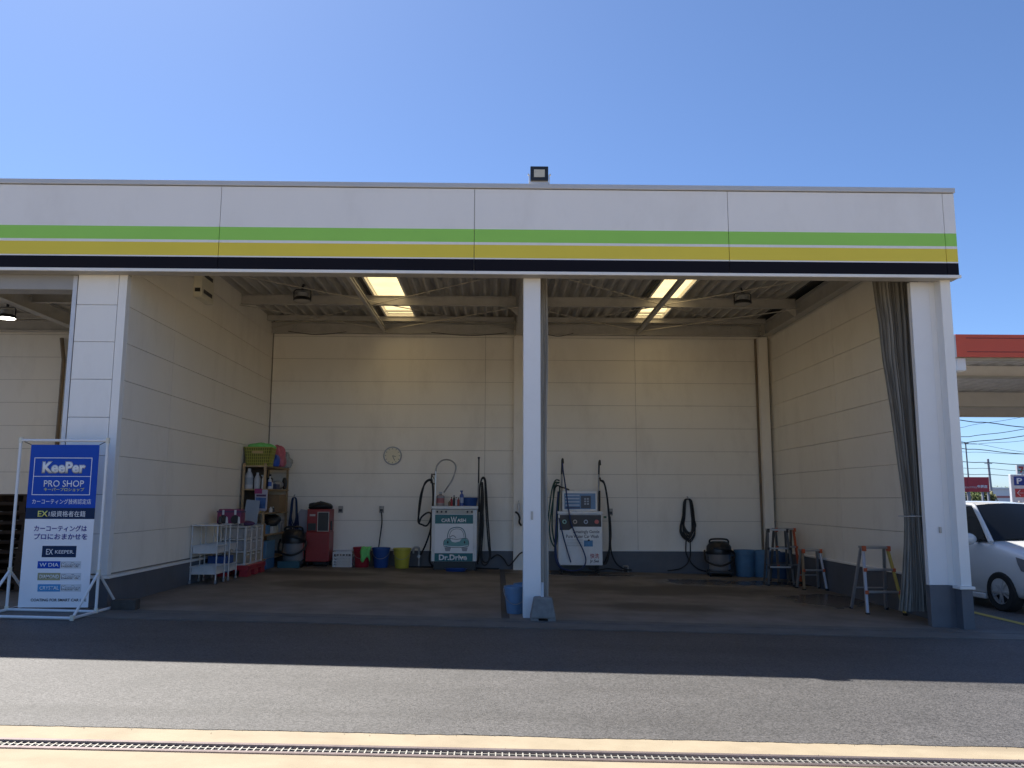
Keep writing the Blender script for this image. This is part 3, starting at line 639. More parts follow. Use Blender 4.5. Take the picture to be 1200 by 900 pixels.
rb = thing('plastic_platform', 'red plastic platform base under the white drawer unit', 'platform', (-4.79, 15.98, fz(-4.8, 16)))
b = MB(); b.box(-.28, .28, -.58, .56, .11, .195); b.build('deck', REDPL, rb, bevel=.008)
for y in (-.45, 0, .43):
    for x in (-.19, .19): MB().prism([(x-.08, 0), (x+.08, 0), (x+.07, .11), (x-.07, .11)], y-.12, y+.12, 'y').build('foot', REDPL, rb)
tag(blob('folded_cloth', PURP, (-4.70, 15.75, fz(-4.8, 16)+.905), (.34, .24, .09), 8, rough=.08), 'dark purple folded cloth on top of the drawer unit', 'cloth')
# grey wire basket and pale board standing on the drawer unit
gb = thing('wire_basket', 'small grey lattice basket at the back of the carts by the wall', 'basket', (-4.87, 15.6, fz(-4.8, 16)+.905))
b = MB()
for k in range(9): b.box(-.17+k*.041, -.17+k*.041+.012, -.12, -.112, 0, .26); b.box(-.17+k*.041, -.17+k*.041+.012, .112, .12, 0, .26)
for k in range(6):
    for s in (-1, 1): b.box(s*.17-.004, s*.17+.004, -.12+k*.044, -.12+k*.044+.012, 0, .26)
for z in (0, .12, .25):
    for (x0, x1, y0, y1) in ((-.176, .176, -.125, -.117), (-.176, .176, .117, .125), (-.176, -.168, -.12, .12), (.168, .176, -.12, .12)): b.box(x0, x1, y0, y1, z, z+.014)
b.box(-.17, .17, -.12, .12, -.001, .006); b.build('lattice', GRYPL, gb)
b = MB(); b.prism([(-.16, 0), (.11, 0), (.15, .46), (-.10, .48)], -.012, .012, 'y')
tag(b.build('pale_board', mat('pale_blue_board', (.27, .31, .37), .5, var=.05), loc=(-4.76, 16.3, fz(-4.8, 16)+.905), rotz=.15), 'pale blue board leaning upright on the drawer unit beside the shelf', 'board')

# wooden shelf along the left wall
SX0, SX1, SY0, SY1 = -5.06, -4.60, 16.6, 18.42
def sy(y): return 16.6+(y-17.1)*1.36
shz = [.36, .84, 1.27, 1.74, 2.20]
f0 = fz(-4.8, 17.8)
sh = thing('wooden_shelf', 'pine shelf rack in the back left corner loaded with bottles and bags', 'shelf')
for x in (SX0+.02, SX1-.02):
    for y in (SY0+.02, SY1-.02): MB().box(x-.022, x+.022, y-.022, y+.022, f0-.02, 2.24).build('post', PINE, sh, bevel=.003)
for z in shz: MB().box(SX0-.005, SX1+.012, SY0-.012, SY1+.005, z-.03, z).build('shelf_board', PINE, sh, bevel=.003)
MB().box(SX0, SX0+.012, SY0+.05, SY1-.05, 1.28, 2.17).build('back_board', mat('dark_backboard', (.07, .06, .05), .8), sh)
def bottle(name, label, loc, r, h, M, capM, kind='round', labelM=None, sx=1, sy=1, group=None):
    t = thing(name, label, 'bottle', loc, random.uniform(-.3, .3), group)
    if kind == 'jug': prof = [(r*.92, 0), (r, .02), (r, h*.58), (r*.8, h*.72), (r*.35, h*.88), (r*.32, h*.92)]
    else: prof = [(r*.95, 0), (r, .015), (r, h*.66), (r*.85, h*.74), (r*.4, h*.80), (r*.36, h*.86)]
    MB().lathe(prof, 16, sx=sx, sy=sy).build('body', M, t, smooth=40)
    if kind == 'spray':
        b = MB(); b.tube([(0, 0, h*.84), (0, 0, h*.93)], r*.4, 8); b.box(-.014, .014, -.07, .035, h*.92, h); b.tube([(0, -.05, h*.93), (0, -.035, h*.82)], .006, 5); b.build('trigger_head', capM, t)
    else: MB().lathe([(r*.42, h*.86), (r*.42, h*.99), (r*.38, h)], 12).build('cap', capM, t, smooth=40)
    if labelM: MB().lathe([(r*1.012, h*.2), (r*1.012, h*.55)], 16, sx=sx, sy=sy, cap=False).build('label_wrap', labelM, t, smooth=40)
    return t
LIQ = mat('milky_bottle', (.50, .52, .55), .3, var=.06); RED = mat('red_label', (.4, .03, .04), .45); BLU = mat('blue_label', (.03, .09, .38), .4); PUR = mat('purple_label', (.12, .05, .22), .45)
bottle('detergent_jug', 'large milky jug at the left end of the shelf under the green basket', (-4.96, sy(17.18), 1.741), .082, .40, LIQ, WHPL, 'jug', mat('grey_label', (.33, .37, .42), .5), sy=.8)
bottle('detergent_jug', 'smaller half full milky jug beside the large jug on the shelf', (-4.80, sy(17.2), 1.741), .062, .32, LIQ, WHPL, 'jug')
bottle('dark_bottle', 'black bottle behind the spray bottle on the upper shelf', (-4.71, sy(17.32), 1.741), .05, .28, BLKPL, BLKPL)
bottle('spray_bottle', 'white trigger spray bottle by the middle post of the shelf', (-4.655, sy(17.14), 1.741), .036, .27, WHPL, WHPL, 'spray')
bottle('labelled_bottle', 'clear bottle with blue label right of the middle shelf post', (-4.565, sy(17.24), 1.741), .038, .25, LIQ, WHPL, labelM=BLU)
bottle('dark_bottle', 'black round shouldered bottle behind the blue labelled bottle', (-4.66, sy(17.5), 1.741), .06, .30, BLKPL, BLKPL)
ga = thing('power_polisher', 'grey power polisher with black disc end lying on the shelf', 'polisher', (-4.66, sy(17.95), 1.80))
b = MB(); b.lathe([(.05, -.34), (.075, -.25), (.085, 0), (.075, .2), (.05, .28)], 14, (0, 0, .04), axis='y'); b.build('motor_body', GRYPL, ga, smooth=40)
b = MB(); b.lathe([(.10, -.03), (.125, -.02), (.125, .02), (.10, .03)], 20, (.06, .33, .07), axis='x'); b.build('disc', BLACK, ga, smooth=40)
b = MB(); b.tube([(.02, -.3, -.02), (.02, .2, -.02)], .035, 8); b.build('grip', BLKPL, ga)
# things on the top board
gbk = thing('green_basket', 'olive yellow lattice basket with green towels on top of the shelf', 'basket', (-4.80, sy(17.28), 2.202))
OLIVE = mat('olive_basket', (.38, .36, .06), .5, var=.12, scale=8)
def taper_basket(t, w0, w1, d0, d1, h, M, nx=12, ny=8, nz=6, name='lattice'):
    b = MB()
    def pt(u, v, s): ww = (w0+(w1-w0)*v)/2; dd = (d0+(d1-d0)*v)/2; return {0: (-ww+2*ww*u, -dd, v*h), 1: (-ww+2*ww*u, dd, v*h), 2: (-ww, -dd+2*dd*u, v*h), 3: (ww, -dd+2*dd*u, v*h)}[s]
    for s in range(4):
        n_ = nx if s < 2 else ny
        for k in range(n_+1): b.bar(pt(k/n_, 0, s), pt(k/n_, 1, s), .010, .010)
        for k in range(nz+1): b.bar(pt(0, k/nz, s), pt(1, k/nz, s), .010 if 0 < k < nz else .022, .010 if 0 < k < nz else .022)
    b.box(-w0/2, w0/2, -d0/2, d0/2, 0, .006)
    b.build(name, M, t)
    b = MB()
    for s in range(4): b.add([pt(0, 0, s), pt(1, 0, s), pt(1, .98, s), pt(0, .98, s)], [(0, 1, 2, 3)])
    for v in range(len(b.v)): b.v[v] = (b.v[v][0]*.97, b.v[v][1]*.97, b.v[v][2])
    b.build('inner_side', mat('olive_inner', (.15, .15, .02), .6, var=.3, scale=20), t, recalc=False)
taper_basket(gbk, .44, .54, .30, .36, .36, OLIVE)
MB().box(-.11, .11, -.187, -.180, .24, .29).build('name_plate', mat('tan_plate', (.55, .38, .16), .6), gbk)
tw = blob('green_towels', CLOTHG, (-4.79, sy(17.28), 2.53), (.54, .36, .13), 11, n=28, m=14, rough=.12); tag(tw, 'bright green towels heaped in the olive basket on the shelf top', 'towel')
tag(blob('pink_bag', mat('pink_plastic_bag', (.48, .12, .17), .45, var=.3, scale=9, bump=.6, bscale=25), (-4.62, sy(17.72), 2.202), (.36, .40, .44), 21, n=22, m=14, rough=.16), 'crumpled pink plastic bag on the shelf top behind the basket', 'bag')
tag(blob('blue_pouch', mat('blue_pouch', (.02, .08, .42), .4, var=.2, scale=9), (-4.555, sy(17.52), 2.202), (.15, .26, .24), 23, n=16, m=10, rough=.07), 'bright blue pouch between the green basket and pink bag', 'pouch')
tag(blob('clear_bag', mat('clear_bag', (.45, .48, .50), .25, var=.3, scale=12, trans=.35), (-4.60, sy(18.12), 2.202), (.30, .42, .32), 29, n=20, m=12, rough=.22), 'crumpled clear plastic bag at the far end of the shelf top', 'bag')
# third level
for i, (x, h, M) in enumerate(((-4.97, .13, WHPL), (-4.90, .10, WHPL), (-4.80, .17, RED), (-4.74, .14, LIQ))):
    bottle('small_bottle', ['tiny white bottle at the left end of the middle shelf', 'shortest white bottle on the middle shelf by the left post', 'small red bottle on the middle shelf behind the purple pouch', 'small milky bottle beside the red bottle on the middle shelf'][i], (x, sy(17.18), 1.271), .03+.006*(i == 2), h, M, WHPL)
pp = thing('hanging_pouch', 'purple and blue printed refill pouch hanging on the shelf front', 'pouch', (-4.655, sy(17.065), 1.30))
b = MB(); b.prism([(-.11, .02), (-.08, 0), (.10, 0), (.12, .03), (.125, .42), (-.125, .42)], -.03, .01, 'y'); b.build('pouch_body', mat('pouch_film', (.42, .40, .48), .3, var=.1), pp, bevel=.01)
MB().box(-.126, .02, -.035, -.031, .34, .44).build('pouch_header', mat('magenta_film', (.30, .03, .14), .35), pp)
MB().prism([(-.09, .06), (.09, .05), (.105, .26), (-.10, .27)], -.034, -.031, 'y').build('pouch_print', mat('blue_film', (.05, .12, .32), .35, var=.5, scale=12), pp)
MB().box(-.09, .10, -.036, -.032, .285, .325).build('pouch_lettering_band', PURP, pp)
cb = tag(MB().box(-.15, .15, -.26, .26, 0, .36).build('cardboard_box', CARD, loc=(-4.66, sy(17.85), 1.272), bevel=.006), 'brown cardboard box on the middle shelf under the polisher', 'box')
for i, (y, M) in enumerate(((17.35, WHPL), (17.48, BLKPL))):
    bottle('small_tin', ['little white tin beside the cardboard box on the middle shelf', 'little black tin next to the cardboard box on the middle shelf'][i], (-4.565, sy(y), 1.271), .035, .11, M, METAL)
bottle('wax_tin', 'squat silver wax tin in the middle of the middle shelf', (-4.86, sy(17.3), 1.271), .05, .09, METAL, METAL)
bottle('wax_bottle', 'slim yellow wax bottle at the back of the middle shelf', (-4.78, sy(17.34), 1.271), .03, .2, YELPL, WHPL)
bottle('wax_bottle', 'tall purple labelled bottle standing behind the jugs', (-4.87, sy(17.36), 1.741), .04, .30, LIQ, BLKPL, labelM=PUR)
bottle('wax_bottle', 'short red capped bottle behind the blue labelled bottle', (-4.60, sy(17.42), 1.741), .035, .17, WHPL, RED)
tag(MB().box(-.09, .09, -.13, .13, 0, .10).build('flat_carton', mat('navy_card', (.04, .05, .11), .6, var=.2), loc=(-4.62, sy(17.62), 1.741), bevel=.004), 'flat navy carton beside the polisher on the upper shelf', 'carton')
# lower levels
tag(MB().box(-.08, .08, -.06, .06, 0, .20).build('cardboard_box', mat('orange_card', (.40, .22, .09), .7), loc=(-4.70, sy(17.22), .842), bevel=.004), 'small orange brown box on the lower shelf by the near post', 'box')
tag(blob('black_machine_bag', BLKPL, (-4.68, sy(17.75), .99), (.32, .7, .22), 31, rough=.2), 'black lumpy tool bag on the lower shelf boxes', 'bag')
for i, (y, M, l) in enumerate(((17.25, SKYPL, 'light blue carton at the near end of the lower shelf row'), (17.50, WHPL, 'white carton second in the lower shelf row'), (17.70, mat('ivory_card', (.55, .52, .42), .6), 'ivory carton third in the lower shelf row'), (17.95, GRYPL, 'grey carton at the far end of the lower shelf row'))):
    tag(MB().box(-.2, .13, -.08, .08, 0, .17+.03*(i % 2)).build('carton', M, loc=(-4.72, sy(y+.12), .842), bevel=.004), l, 'carton')
for i, (z, l) in enumerate(((.362, 'blue plastic bin on the bottom shelf beside the drawers'), )):
    tag(MB().box(-.2, .14, -.35, .3, 0, .34).build('blue_bin', SKYPL, loc=(-4.72, sy(17.5), z), bevel=.01), l, 'bin')
tag(MB().box(-.2, .14, -.3, .3, 0, .21).build('blue_bin', mat('mid_blue_bin', (.05, .14, .30), .45), loc=(-4.72, sy(17.5), f0+.002), bevel=.01), 'darker blue bin on the floor under the bottom shelf', 'bin')

bottle('cleaner_bottle', 'small dark bottle standing on top of the nearest cart', (-4.72, 14.36, fz(-4.86, 14.27)+.974), .03, .16, BLKPL, RED)
# coils, vacuum, red machine
def hose_coil(name, label, top, w_, h_, M, r=.012, loops=6, Yd=.05, seed=1):
    rnd = random.Random(seed); t = thing(name, label, 'hose', top); b = MB()
    for k in range(loops):
        hh = h_*rnd.uniform(.72, 1.0); ww = w_*rnd.uniform(.5 if loops < 15 else .12, 1.0); y = -Yd*(k+.5)/loops; sh_ = rnd.uniform(-.15, .15)*w_
        pts = [(0.01*rnd.uniform(-1, 1), y, .0), (ww*.28, y, -.05), (ww*.42, y, -hh*.45), (ww*.5+sh_, y-.01, -hh*.8), (sh_*.8, y-.02, -hh), (-ww*.5+sh_, y-.01, -hh*.8), (-ww*.40, y, -hh*.45), (-ww*.27, y, -.05)]
        b.tube(spline(pts, 6, True), r, 6, closed=True)
    b.build('hose_loops', M, t, smooth=60)
    b = MB(); b.tube([(0, .03, .06), (0, -.02, .06), (0, -.03, .0), (0, -.07, -.01), (0, -.08, .05)], .008, 6); b.build('hook', DMETAL, t)
    return t
p = W(343.5, 583, 18.2)
hose_coil('hose_coil', 'blue hose coil hanging from the shelf end in the left corner', (-4.42, 18.30, p.z), .20, .80, mat('navy_hose', (.012, .03, .10), .45), .011, 10, seed=4)
b = MB(); b.prism([(-.18, 0), (.20, 0), (.22, .30), (.10, .48), (-.12, .52), (-.2, .40)], -.01, .01, 'y')
tag(b.build('white_sheet', mat('pale_sheet', (.42, .43, .50), .5, var=.1), loc=(-4.17, 18.38, .80)), 'pale rounded board leaning between hose coil and red machine', 'board')
def canister_vac(name, label, loc, rz, drumM, bodyM, r=.22, h=.80):
    t = thing(name, label, 'vacuum', loc, rz)
    b = MB(); b.box(-r*.95, r*.95, -r*.95, r*.95, .06, .12); b.build('dolly', bodyM, t, bevel=.02)
    for sx in (-1, 1):
        for sy in (-1, 1): MB().lathe([(.03, -.015), (.045, -.012), (.045, .012), (.03, .015)], 12, (sx*r*.8, sy*r*.8, .045), axis='x').build('wheel', BLACK, t, smooth=40)
    MB().lathe([(r*.80, .12), (r*.9, .16), (r*.9, h*.58), (r*.95, h*.6)], 24).build('drum', drumM, t, smooth=40)
    MB().lathe([(r*.98, h*.58), (r, h*.63), (r*.97, h*.78), (r*.7, h*.9), (r*.5, h*.92)], 24).build('motor_head', bodyM, t, smooth=40)
    b = MB(); b.tube(spline([(-r*.7, 0, h*.85), (-r*.6, -.05, h*.97), (r*.6, -.05, h*.97), (r*.75, 0, h*.85)], 5), .02, 8); b.build('carry_handle', bodyM, t, smooth=40)
    b = MB(); pts = [(-r*.5, -r*.8, h*.75), (r*.5, -r*1.05, h*.72), (r*1.1, -r*.5, h*.62), (r*.9, -r*.9, h*.42), (0, -r*1.12, h*.30), (-r*1.0, -r*.7, h*.38), (-r*1.15, -r*.3, h*.55), (-r*1.1, r*.2, h*.66)]
    b.tube(spline(pts, 8), .022, 8); b.build('suction_hose', BLACK, t, smooth=60)
    return t
vx = W(343, 640, 17.7).x
canister_vac('vacuum_cleaner', 'black workshop vacuum with silver drum left of the red machine', (vx, 17.75, fz(vx, 17.75)), .1, DRUM, BLKPL, .25, .84)
tag(MB().box(-.22, .22, -.06, .06, 0, .14).build('teal_tray', mat('teal_tray', (.03, .10, .13), .45), loc=(vx, 17.42, fz(vx, 17.4)), bevel=.01), 'dark teal tray on the floor in front of the black vacuum', 'tray')

x0, x1 = W(358, 640, 17.85).x, W(385.5, 640, 17.85).x
rm = thing('red_machine', 'tall red wheeled service machine with dark window beside the vacuum', 'machine', ((x0+x1)/2, 17.85, fz(-4, 17.9)))
wd = (x1-x0)/2
REDM = mat('red_machine_paint', (.27, .018, .018), .38, var=.08, scale=3, dirt=(.12, .03, .03), dirt_amt=.4)
b = MB(); b.box(-wd, wd, 0, .48, .10, .72); b.build('lower_cabinet', REDM, rm, bevel=.012)
b = MB(); b.box(-wd+.005, wd-.005, .03, .47, .722, 1.20); b.build('upper_cabinet', REDM, rm, bevel=.012)
b = MB(); b.box(-.01, wd-.03, .018, .032, .74, 1.13); o = b.build('window', BLKPL, rm)
b = MB()
for (xa, xb, za, zb) in ((-.02, -.006, .73, 1.14), (wd-.034, wd-.02, .73, 1.14), (-.006, wd-.034, .73, .742), (-.006, wd-.034, 1.128, 1.14)): b.box(xa, xb, .012, .034, za, zb)
b.build('frame', mat('pale_frame', (.5, .46, .42), .5), o)
MB().box(-wd+.03, -.05, .012, .03, .75, .90).build('control_panel', BLKPL, rm)
MB().box(-wd+.06, -.07, .022, .031, 1.05, 1.09).build('emblem_strip', mat('pale_emblem', (.5, .42, .4), .5), rm)
MB().box(wd-.002, wd+.03, .1, .14, .75, .95).build('side_handle', BLKPL, rm)
for x in (-wd+.05, wd-.05):
    for y in (.06, .42): MB().lathe([(.03, -.02), (.05, -.015), (.05, .015), (.03, .02)], 12, (x, y, .05), axis='x').build('caster', BLACK, rm, smooth=40)
tag(blob('black_cover', BLACK, ((x0+x1)/2, 18.08, fz(-4, 17.9)+1.20), (.50, .36, .15), 41, n=20, rough=.18), 'black bundled cover lying on top of the red machine', 'cover')

# crate and buckets along the back wall
p = W(402, 650, 18.0)
ct = thing('bottle_crate', 'white slatted plastic crate between the red machine and red bucket', 'crate', (p.x, 18.08, fz(p.x, 18)))
b = MB(); b.box(-.185, .185, -.15, .15, 0, .012)
for z in (0, .06, .12, .18, .27):
    hgt = .035 if z < .27 else .05
    for (xa, xb, ya, yb) in ((-.195, .195, -.16, -.15), (-.195, .195, .15, .16), (-.195, -.185, -.15, .15), (.185, .195, -.15, .15)): b.box(xa, xb, ya, yb, z, z+hgt)
b.build('slatted_shell', WHPL, ct)
for x in (-.19, -.065, .065, .19):
    for y in (-.158, .158): MB().box(x-.014, x+.014, y-.005, y+.005, 0, .32).build('rib', WHPL, ct)
def bucket(label, loc, M, rt=.185, rb_=.145, h=.42, handle=True, group='buckets by the back wall'):
    t = thing('bucket', label, 'bucket', loc, random.uniform(0, 6), group)
    MB().lathe([(rb_*.96, .0), (rb_, .01), (rt*.985, h-.04), (rt*1.05, h-.035), (rt*1.06, h), (rt*.98, h), (rb_*.93, .02)], 28).build('shell', M, t, smooth=40)
    if handle:
        pts = [(rt*1.06*math.cos(a), rt*1.06*math.sin(a)*-.55-.06*math.sin(a), h-.03-.20*math.sin(a)) for a in [math.pi*k/12 for k in range(13)]]
        o = MB().tube(pts, .005, 6).build('handle', DMETAL, t, smooth=40); o.rotation_euler.z = -t.rotation_euler.z
    return t
for (px, M, l) in ((424, REDPL, 'red plastic bucket with a green cloth over its rim'), (446.5, BLUEPL, 'blue plastic bucket standing under the wall socket cord'), (471, YELPL, 'yellow plastic bucket beside the upright tap pipe')):
    p = W(px, 650, 18.05); bucket(l, (p.x, 18.08, fz(p.x, 18.08)), M)
# green cloth over the rim of the red bucket
p = W(424, 650, 18.05); b = MB(); gr = []
for j in range(9):
    t_ = j/8; row = []
    for k in range(7):
        u = k/6; y = -.02+.21*0 - .215 if t_ > .25 else -.215 + (.25-t_)*.5
        z = .43 if t_ <= .25 else .43-(t_-.25)*.35*(1+.25*math.sin(u*7))
        row.append((.02+u*.2-.02*t_+.012*math.sin(t_*9), y+.014*math.sin(u*13+t_*4), z+.006*math.sin(u*9)))
    gr.append(row)
b.grid(gr); o = b.build('green_cloth', CLOTHG, loc=(p.x, 18.07, fz(p.x, 18.08)), smooth=60, recalc=False); o.modifiers.new('s', 'SOLIDIFY').thickness = .006
tag(o, 'green wiping cloth draped over the rim of the red bucket', 'cloth')
# tap pipe
p = W(489, 650, 18.3); g = fz(p.x, 18.3)
tp = thing('tap_pipe', 'grey upright tap pipe between yellow bucket and teal washer', 'tap', (p.x, 18.28, g))
MB().tube(spline([(.04, 0, 0), (.04, 0, .36), (.03, 0, .42), (-.02, 0, .43), (-.07, 0, .42), (-.085, 0, .36), (-.085, 0, .30)], 5), .022, 10).build('pipe', DMETAL, tp, smooth=40)
b = MB(); b.lathe([(.035, -.012), (.035, .012)], 10, (.04, -.035, .24), axis='y'); b.build('valve_wheel', DMETAL, tp)
# clock and wall sockets
p = W(460, 534, 18.47)
ck = thing('wall_clock', 'round wall clock with pale face on the back wall', 'clock', (p.x, YB, p.z))
MB().lathe([(.205, -.002), (.205, -.03), (.195, -.045), (.18, -.045), (.178, -.03)], 36, axis='y', cap=False).build('rim', DMETAL, ck, smooth=40)
MB().lathe([(.18, -.024), (.18, -.029)], 36, axis='y').build('face', mat('clock_face', (.80, .72, .52), .4, var=.03), ck)
for k in range(12):
    a = k*math.pi/6; MB().obox((.155*math.sin(a), -.031, .155*math.cos(a)), (.009, .003, .026), Matrix.Rotation(a, 3, 'Y')).build('hour_mark', PRINTK, ck)
for a, L_ in ((R(105), .075), (R(155), .12)):
    MB().obox((L_/2*math.sin(a), -.034, L_/2*math.cos(a)), (.010, .003, L_), Matrix.Rotation(a, 3, 'Y')).build('hand', PRINTK, ck)
def socket(label, px, py):
    p = W(px, py, 18.45); t = thing('wall_socket', label, 'socket', (p.x, YB, p.z), 0, 'grey wall sockets')
    MB().box(-.05, .05, -.055, 0, -.075, .075).build('cover', mat('socket_grey', (.35, .33, .30), .5), t, bevel=.008); MB().box(-.035, .035, -.06, -.052, -.05, .01).build('flap', BLKPL, t)
socket('grey wall socket without a cord right of the red machine', 399, 597)
socket('grey wall socket with a hanging cord above the blue bucket', 447, 597)
socket('grey wall socket on the back wall right of the white washer', 715.5, 600)
b = MB(); a_ = W(447, 600, 18.42); c_ = W(444, 640, 18.3)
b.tube(spline([a_, W(447.5, 612, 18.41), W(445.5, 628, 18.38), c_, W(443, 648, 18.32)], 6), .014, 6); tag(b.build('hanging_cable', BLACK, smooth=60), 'black power cord hanging from the socket into the blue bucket', 'cable')
b = MB(); b.tube(spline([W(715, 605, 18.44), W(716, 630, 18.43), W(712, 650, 18.40), W(708, 660, 18.35)], 6), .013, 6); tag(b.build('hanging_cable', BLACK, smooth=60), 'black power cord dropping from the socket beside the white washer', 'cable')

# ------------------------------------------------------------------ teal and white car wash machine (left bay)
MY = 17.85; k1 = MY/CAM_F/6.0
mc = W(532, 640, MY).x
def m1x(zx): return (zx-311)*k1
def m1z(zy): return 1.40-(zy-385)*k1
wm = thing('wash_machine', 'teal and white car wash machine with a printed car picture', 'wash machine', (mc, MY, 0))
CASE = mat('machine_casing', (.74, .74, .73), .4, var=.05, scale=3, dirt=(.3, .28, .25), dirt_amt=.3, dirt_scale=5)
MB().box(m1x(155), m1x(468), .006, .50, m1z(762), m1z(408)).build('cabinet', CASE, wm, bevel=.01)
MB().box(m1x(150), m1x(474), -.03, .52, m1z(405), m1z(385)).build('top_slab', CASE, wm, bevel=.008)
MB().box(m1x(170), m1x(460), .06, .47, fz(mc, MY)-.01, m1z(764)).build('base', BLKPL, wm)
pn = MB().box(m1x(178), m1x(441), -.004, .006, m1z(762), m1z(443)).build('front_panel', PRINTW, wm, bevel=.003)
hs = MB().box(m1x(180), m1x(440), -.003, .006, m1z(440), m1z(410)).build('header_strip', mat('header_ivory', (.55, .52, .45), .5), wm)
for zx in (193, 222, 253, 402, 433): MB().lathe([(.022, 0), (.02, -.03), (.012, -.032)], 12, (m1x(zx), -.004, m1z(424)), axis='y').build('knob', BLKPL, hs, smooth=40)
MB().box(m1x(178), m1x(441), -.0065, -.004, m1z(505), m1z(444)).build('teal_band', TEAL, pn)
MB().box(m1x(178), m1x(441), -.0065, -.004, m1z(761), m1z(706)).build('teal_band', TEAL, pn)
def TM(s, zx0, zx1, zy0, zy1, M, bold=0, par=None, y=-.0085, fx_=m1x, fz_=m1z): return text(s, M, par or pn, fx_(zx0), fx_(zx1), fz_(zy1), fz_(zy0), y, bold, thick=.001)
TM('CAR', 222, 285, 470, 495, LW, .04); TM('W', 286, 328, 458, 502, LW, .02); TM('ASH', 329, 392, 470, 495, LW, .04)
TM('Dr.Drive', 208, 402, 715, 754, LW, .04)
def strokes(pts, r, M, par, name='picture_line', closed=False):
    MB().tube(spline([(m1x(a), -.006, m1z(c)) for a, c in pts], 6, closed), r, 5, closed=closed).build(name, M, par)
MB().prism([(m1x(a), m1z(c)) for a, c in ((240, 650), (243, 622), (270, 606), (300, 610), (345, 606), (392, 604), (410, 622), (412, 652), (395, 660), (255, 662))], -.0062, -.004, 'y').build('picture_body', mat('pale_teal_print', (.15, .36, .36), .5), pn)
MB().prism([(m1x(a), m1z(c)) for a, c in ((285, 612), (300, 600), (345, 598), (365, 606), (350, 626), (318, 634), (296, 628))], -.0072, -.0062, 'y').build('picture_foam', PRINTW, pn)
strokes([(265, 602), (270, 570), (285, 542), (320, 530), (360, 535), (383, 560), (392, 602)], .008, TEAL, pn)
strokes([(278, 600), (284, 570), (300, 549), (328, 541), (358, 547), (374, 570), (380, 600)], .004, PRINTK, pn)
strokes([(282, 600), (296, 588), (312, 590), (324, 602)], .006, PRINTK, pn)
strokes([(240, 650), (243, 622), (270, 606), (330, 612), (392, 604), (410, 622), (412, 652), (395, 664), (330, 668), (255, 664)], .005, PRINTK, pn, closed=True)
strokes([(240, 652), (300, 660), (360, 660), (412, 650)], .006, PRINTW, pn)
for zx in (268, 384):
    MB().lathe([(.028, 0), (.028, -.003)], 12, (m1x(zx), -.005, m1z(632)), axis='y', sx=.6).build('picture_headlight', PRINTK, pn)
    MB().prism([(m1x(zx-22), m1z(668)), (m1x(zx+22), m1z(668)), (m1x(zx+15), m1z(693)), (m1x(zx-15), m1z(693))], -.006, -.004, 'y').build('picture_tyre', GRYPL, pn)
# things standing on it
tz = 1.402
bottle('clear_jar', 'clear red labelled jar at the left end of the teal washer top', (W(516, 590, 18.05).x, 18.05, tz), .09, .30, mat('clear_jar', (.42, .40, .42), .2, var=.1, trans=.3), LIQ, labelM=mat('jar_label', (.35, .12, .13), .5))
for (px, h, M, l) in ((526.5, .11, CARD, 'shortest brown bottle on the teal washer'), (529, .19, RED, 'red bottle on the teal washer top next to the brown one'), (532, .23, BLKPL, 'black capped bottle in the middle of the teal washer top'), (534.5, .19, LIQ, 'grey bottle on the teal washer top beside the black one'), (537, .18, mat('brick_label', (.32, .07, .06), .5), 'dark red bottle left of the blue pump bottle')):
    bottle('small_bottle', l, (W(px, 590, 18.0).x, 18.02, tz), .026, h, M, BLKPL)
bottle('pump_bottle', 'blue pump bottle beside the blue tub on the teal washer', (W(541, 590, 18.0).x, 18.02, tz), .045, .33, mat('blue_bottle', (.05, .10, .36), .3, var=.15), BLU, 'spray', mat('pale_blue_label', (.35, .42, .58), .5))
p = W(551, 590, 18.05)
b = MB(); b.lathe([(.13, 0), (.14, .01), (.16, .165), (.165, .17), (.165, .18), (.155, .18), (.135, .015)], 28)
tag(b.build('blue_tub', BLUEPL, loc=(p.x, 18.08, tz), smooth=40), 'round blue tub on the right end of the teal washer top', 'tub')
tag(MB().box(-.22, .22, -.11, .11, 0, .018).build('tray', WHPL, loc=(W(528, 590, 18.0).x, 18.25, tz), bevel=.004), 'white flat tray behind the bottles on the teal washer', 'tray')
b = MB(); b.lathe([(.20, 0), (.23, .05), (.24, .055), (.22, .05), (.19, .01)], 28, sy=.6)
tag(b.build('blue_basin', BLUEPL, loc=(W(534, 660, 17.6).x, 17.62, fz(-1, 17.6)), smooth=40), 'shallow blue basin on the floor under the teal washer', 'basin')
# poles and hoses of the left machine
def hose(name, label, pts, r, M, n=6, cat='hose', smooth=60):
    o = MB().tube(spline([W(x, y, Y) for x, y, Y in pts], n), r, 7).build(name, M, smooth=smooth); return tag(o, label, cat)
pl = thing('hose_pole', 'steel pole with curled hose arm at the left of the teal washer', 'pole')
MB().tube([W(508.5, 660, 18.05), W(508.8, 600, 18.05), W(510.2, 566, 18.05), W(510.4, 552, 18.05)], .018, 8).build('pole', METAL, pl, smooth=40)
MB().tube(spline([W(510.4, 553, 18.05), W(512.5, 545, 18.05), W(519, 539.3, 18.05), W(527, 539.2, 18.0), (W(533, 543.5, 17.95)), W(534, 550, 17.95), W(530.5, 561, 17.95), W(525, 570, 17.95), W(520.2, 577, 18.0)], 6), .017, 8).build('curled_hose', DMETAL, pl, smooth=60)
MB().tube([W(510, 556, 18.02), W(506, 556, 17.98), W(505, 566, 17.95), W(509, 567, 18.0)], .016, 6).build('hose_bracket', BLKPL, pl)
MB().tube([W(505.5, 555, 18.0), W(508.5, 561, 18.0)], .01, 5).build('spring_arm', BLKPL, pl)
